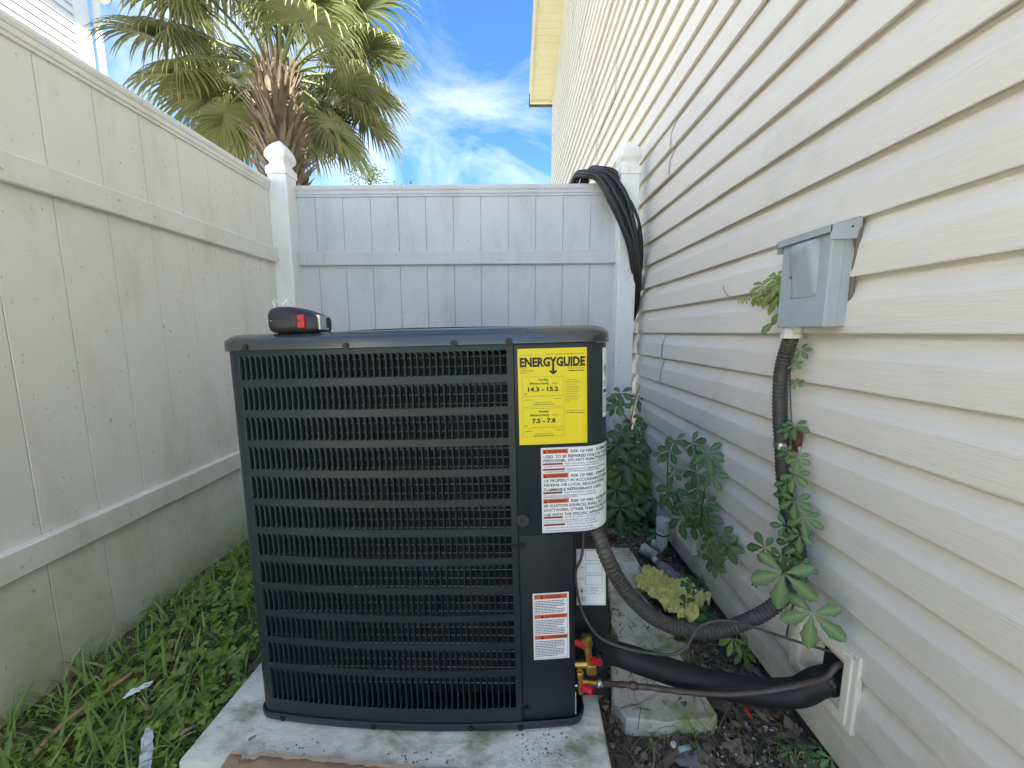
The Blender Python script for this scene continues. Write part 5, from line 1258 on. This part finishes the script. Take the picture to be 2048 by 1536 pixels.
# dead leaves that can be told apart
def dead_leaf_mesh(seed):
    r = random.Random(seed); mb = MB(); K = 22
    mb.v.append((0, 0, .05)); mb.rib[0] = 1; mb.tone[0] = .3
    for k in range(K):
        a = 2*math.pi*k/K; rr = .75+.28*math.sin(a*3+r.uniform(0, 1))+.22*math.sin(a*5+seed)+r.uniform(-.12, .12)
        if seed % 3 == 2: rr = (.5+.5*abs(math.cos(a)))*(.9+r.uniform(-.1, .1))
        mb.v.append((rr*math.cos(a)*.8, rr*math.sin(a), .30*math.cos(2*a+seed)*rr*.7+r.uniform(-.06, .06))); mb.rib[k+1] = 0; mb.tone[k+1] = r.random()*.6
    for k in range(K): mb.f.append((0, 1+k, 1+(k+1) % K))
    o = mb.build('dead_leaf', 'dead_leaf', fix=False, smooth=True); me = o.data; bpy.data.objects.remove(o); return me
DL = [dead_leaf_mesh(i) for i in range(7)]
def litter_spot():
    while True:
        x = rg.uniform(.235, .745); y = .55+1.65*rg.random()**1.2
        if x > .2+.0: return x, y
for i in range(210):
    x, y = litter_spot(); s_ = rg.uniform(.014, .036)
    if y < 1.05 and rg.random() < .45: s_ *= 1.5
    o = link('dead_leaf', DL[i % 7]); o.location = (x, y, ground_z(x, y)+.006+.012*rg.random()+(.030 if .35 < x < .55 and y > .9 and rg.random() < .12 else 0)); o.rotation_euler = (rg.gauss(0, .35), rg.gauss(0, .35), rg.uniform(0, 6.28)); o.scale = (s_,)*3
    tag(o, 'dry brown curled leaf on the soil between the pad and the siding', 'dead leaf', 'dead leaves beside the pad')
o = link('dead_leaf', DL[1]); p = at_z(1385, 1525, .012); o.location = p; o.scale = (.055, .034, .03); o.rotation_euler = (.1, .1, .6); tag(o, 'large pale grey dead leaf on the soil below the mossy slab', 'dead leaf'); o.data = DL[1].copy(); o.data.materials[0] = mat('grey_dead_leaf', (.24, .22, .22), .8, var=.2)
for px, py, sc_, lab in ((375, 1459, .022, 'curled brown leaf fragment on the pad by its left edge'), (505, 1475, .012, 'tiny reddish leaf fragment on the pad near the heat pump')):
    o = link('dead_leaf', DL[2]); o.matrix_world = MU @ Matrix.Translation(unit_plane(px, py, .006)) @ Matrix.Rotation(.9, 4, 'Z') @ Matrix.Diagonal((sc_, sc_*.45, sc_*.4, 1)); tag(o, lab, 'dead leaf')
# pine needles, twigs and leaf crumbs nobody could count
mb = MB()
for i in range(4200):
    if i % 12 == 0: x = rg.uniform(-1.28, -.75); y = rg.uniform(.5, 2.1)
    else: x, y = litter_spot()
    a = rg.uniform(0, 6.28); ln = rg.uniform(.012, .065); z = ground_z(x, y)+rg.uniform(.002, .022)+(.034 if .30 < x < .57 and .87 < y < 1.7 else 0); wd = rg.uniform(.0005, .0012)
    if .30 < x < .57 and .87 < y < 1.7 and rg.random() < .4: continue
    d = Vector((math.cos(a), math.sin(a), rg.gauss(0, .18))); sd = Vector((-math.sin(a), math.cos(a), .3)); p = Vector((x, y, z)); m_ = p+d*ln*.5+sd*ln*rg.uniform(-.12, .12); e = p+d*ln
    if e.x > .745 or m_.x > .745: continue
    o = len(mb.v); tn = rg.random()*.8
    for q in (p, m_, e): mb.v += [q-sd*wd, q+sd*wd]
    mb.f += [(o, o+1, o+3, o+2), (o+2, o+3, o+5, o+4)]
    for k in range(6): mb.tone[o+k] = tn; mb.rib[o+k] = 0
for i in range(2600):
    x, y = litter_spot()
    if .30 < x < .57 and .87 < y < 1.7 and rg.random() < .5: continue
    s_ = rg.uniform(.003, .012); a = rg.uniform(0, 6.28); c = Vector((x, y, ground_z(x, y)+rg.uniform(.002, .014)+(.034 if .30 < x < .57 and .87 < y < 1.7 else 0))); o = len(mb.v); tn = rg.random()
    for k in range(5):
        b_ = a+k*1.2566; mb.v.append(c+Vector((math.cos(b_)*s_*rg.uniform(.5, 1), math.sin(b_)*s_*rg.uniform(.5, 1), rg.uniform(-.3, .5)*s_))); mb.tone[o+k] = tn; mb.rib[o+k] = 0
    mb.f.append((o, o+1, o+2, o+3, o+4))
tag(mb.build('leaf_litter', 'dead_leaf', fix=False), 'brown pine needles and leaf crumbs covering the soil', 'leaf litter', kind='stuff')
mb = MB()   # thin grass stalks leaning over the slabs
for i in range(120):
    x = rg.uniform(.25, .73); y = rg.uniform(.6, 1.25); p = Vector((x, y, 0)); a = rg.uniform(0, 6.28); h = rg.uniform(.05, .14); d = Vector((.5*math.cos(a), .5*math.sin(a), .7)).normalized(); o = len(mb.v); sd = Vector((-math.sin(a), math.cos(a), 0)); tn = rg.uniform(.2, .8)
    for j in range(6):
        if j: p = p+d*h/5; d = (d+Vector((.1*math.cos(a), .1*math.sin(a), -.22))).normalized()
        p.x = min(p.x, .742)
        mb.v += [p-sd*.0009, p+sd*.0009]
        for k in (-2, -1): mb.tone[len(mb.v)+k] = tn; mb.rib[len(mb.v)+k] = 0
    for j in range(5): q = o+2*j; mb.f.append((q, q+1, q+3, q+2))
tag(mb.build('grass_stalks', 'grass', fix=False), 'thin grass stalks leaning over the dead leaves by the siding', 'grass', kind='stuff')
# small stones and shells in the moss
for i in range(26):
    p = at_z(rg.uniform(1420, 1660), rg.uniform(1450, 1536), .008); bm = bmesh.new(); bmesh.ops.create_icosphere(bm, subdivisions=1, radius=1)
    for v in bm.verts: v.co *= 1+.25*noise.noise(v.co*2+Vector((i, 0, 0)))
    me = bpy.data.meshes.new('pebble'); bm.to_mesh(me); bm.free(); me.materials.append(M['dirty_pvc'] if i % 3 else M['slab']); o = link('pebble', me); o.location = p; o.scale = Vector((rg.uniform(.003, .007), rg.uniform(.002, .004), .002)); o.rotation_euler = (0, 0, rg.uniform(0, 6))
    if p.x > .72: o.location.x = .70
    tag(o, 'tiny pale pebble lying in the mossy soil near the siding', 'pebble', 'pale pebbles in the moss')
# torn cardboard on the front edge of the pad
cb = thing('cardboard_sheet', 'torn brown cardboard lying over the front edge of the pad', 'cardboard', mtx=MU)
mb = MB(); NU = 60
xa = unit_plane(458, 1510, .004).x; xb = unit_plane(940, 1536, .004).x
top_e = []; 
for i in range(NU+1):
    u = i/NU; x = xa+(xb-xa)*u; yb_ = -.0800-.034*u-.004*noise.noise(Vector((u*14, 0, 0)))-.003*noise.noise(Vector((u*45, 0, 2)))
    if .06 < u < .12: yb_ -= .010
    top_e.append((x, yb_))
for k, (dy_, dz) in enumerate(((0, .004), (-.012, .0045), (-.03, .002), (-.07, -.02), (-.12, -.07))):
    for x, y in top_e: mb.v.append((x, y+dy_ if k else y, dz+.003*noise.noise(Vector((x*18, k, 7)))))
for k in range(4):
    for i in range(NU): a = k*(NU+1)+i; mb.f.append((a, a+1, a+NU+2, a+NU+1))
o = mb.build('sheet', 'cardboard', cb, fix=False); md = o.modifiers.new('s', 'SOLIDIFY'); md.thickness = .004; md.offset = 1
mb = MB()
for k, dy_ in enumerate((.001, -.006)):
    for x, y in top_e: mb.v.append((x+.004, y+dy_-.002*noise.noise(Vector((x*60, k, 3))), .0092-.0004*k))
for i in range(NU): mb.f.append((i, i+1, i+NU+2, i+NU+1))
mb.build('torn_edge', mat('torn_paper', (.50, .38, .27), .9, var=.2, vscale=40), cb, fix=False)
# mud crumbs on the pad
mb = MB()
for i in range(260):
    u = rg.gauss(0, 1); c0 = rg.choice(((585, 1500), (1090, 1500), (1095, 1515), (850, 1515), (1080, 1480))); px = c0[0]+34*u; py = c0[1]+11*rg.gauss(0, 1)
    p = unit_plane(px, py, .0005); s_ = .0006+.0022*rg.random()**3; o = len(mb.v)
    for k in range(5): a = k*1.2566+i; mb.v.append((p.x+s_*math.cos(a)*rg.uniform(.6, 1.4), p.y+s_*math.sin(a), .0004))
    mb.v.append((p.x, p.y, s_*.6))
    for k in range(5): mb.f.append((o+k, o+(k+1) % 5, o+5))
mb.v = [tuple(MU @ Vector(v)) for v in mb.v]
tag(mb.build('mud_crumbs', mat('dry_mud', (.16, .13, .10), .95), fix=False), 'dry mud crumbs scattered on the front of the pad', 'dirt', kind='stuff')
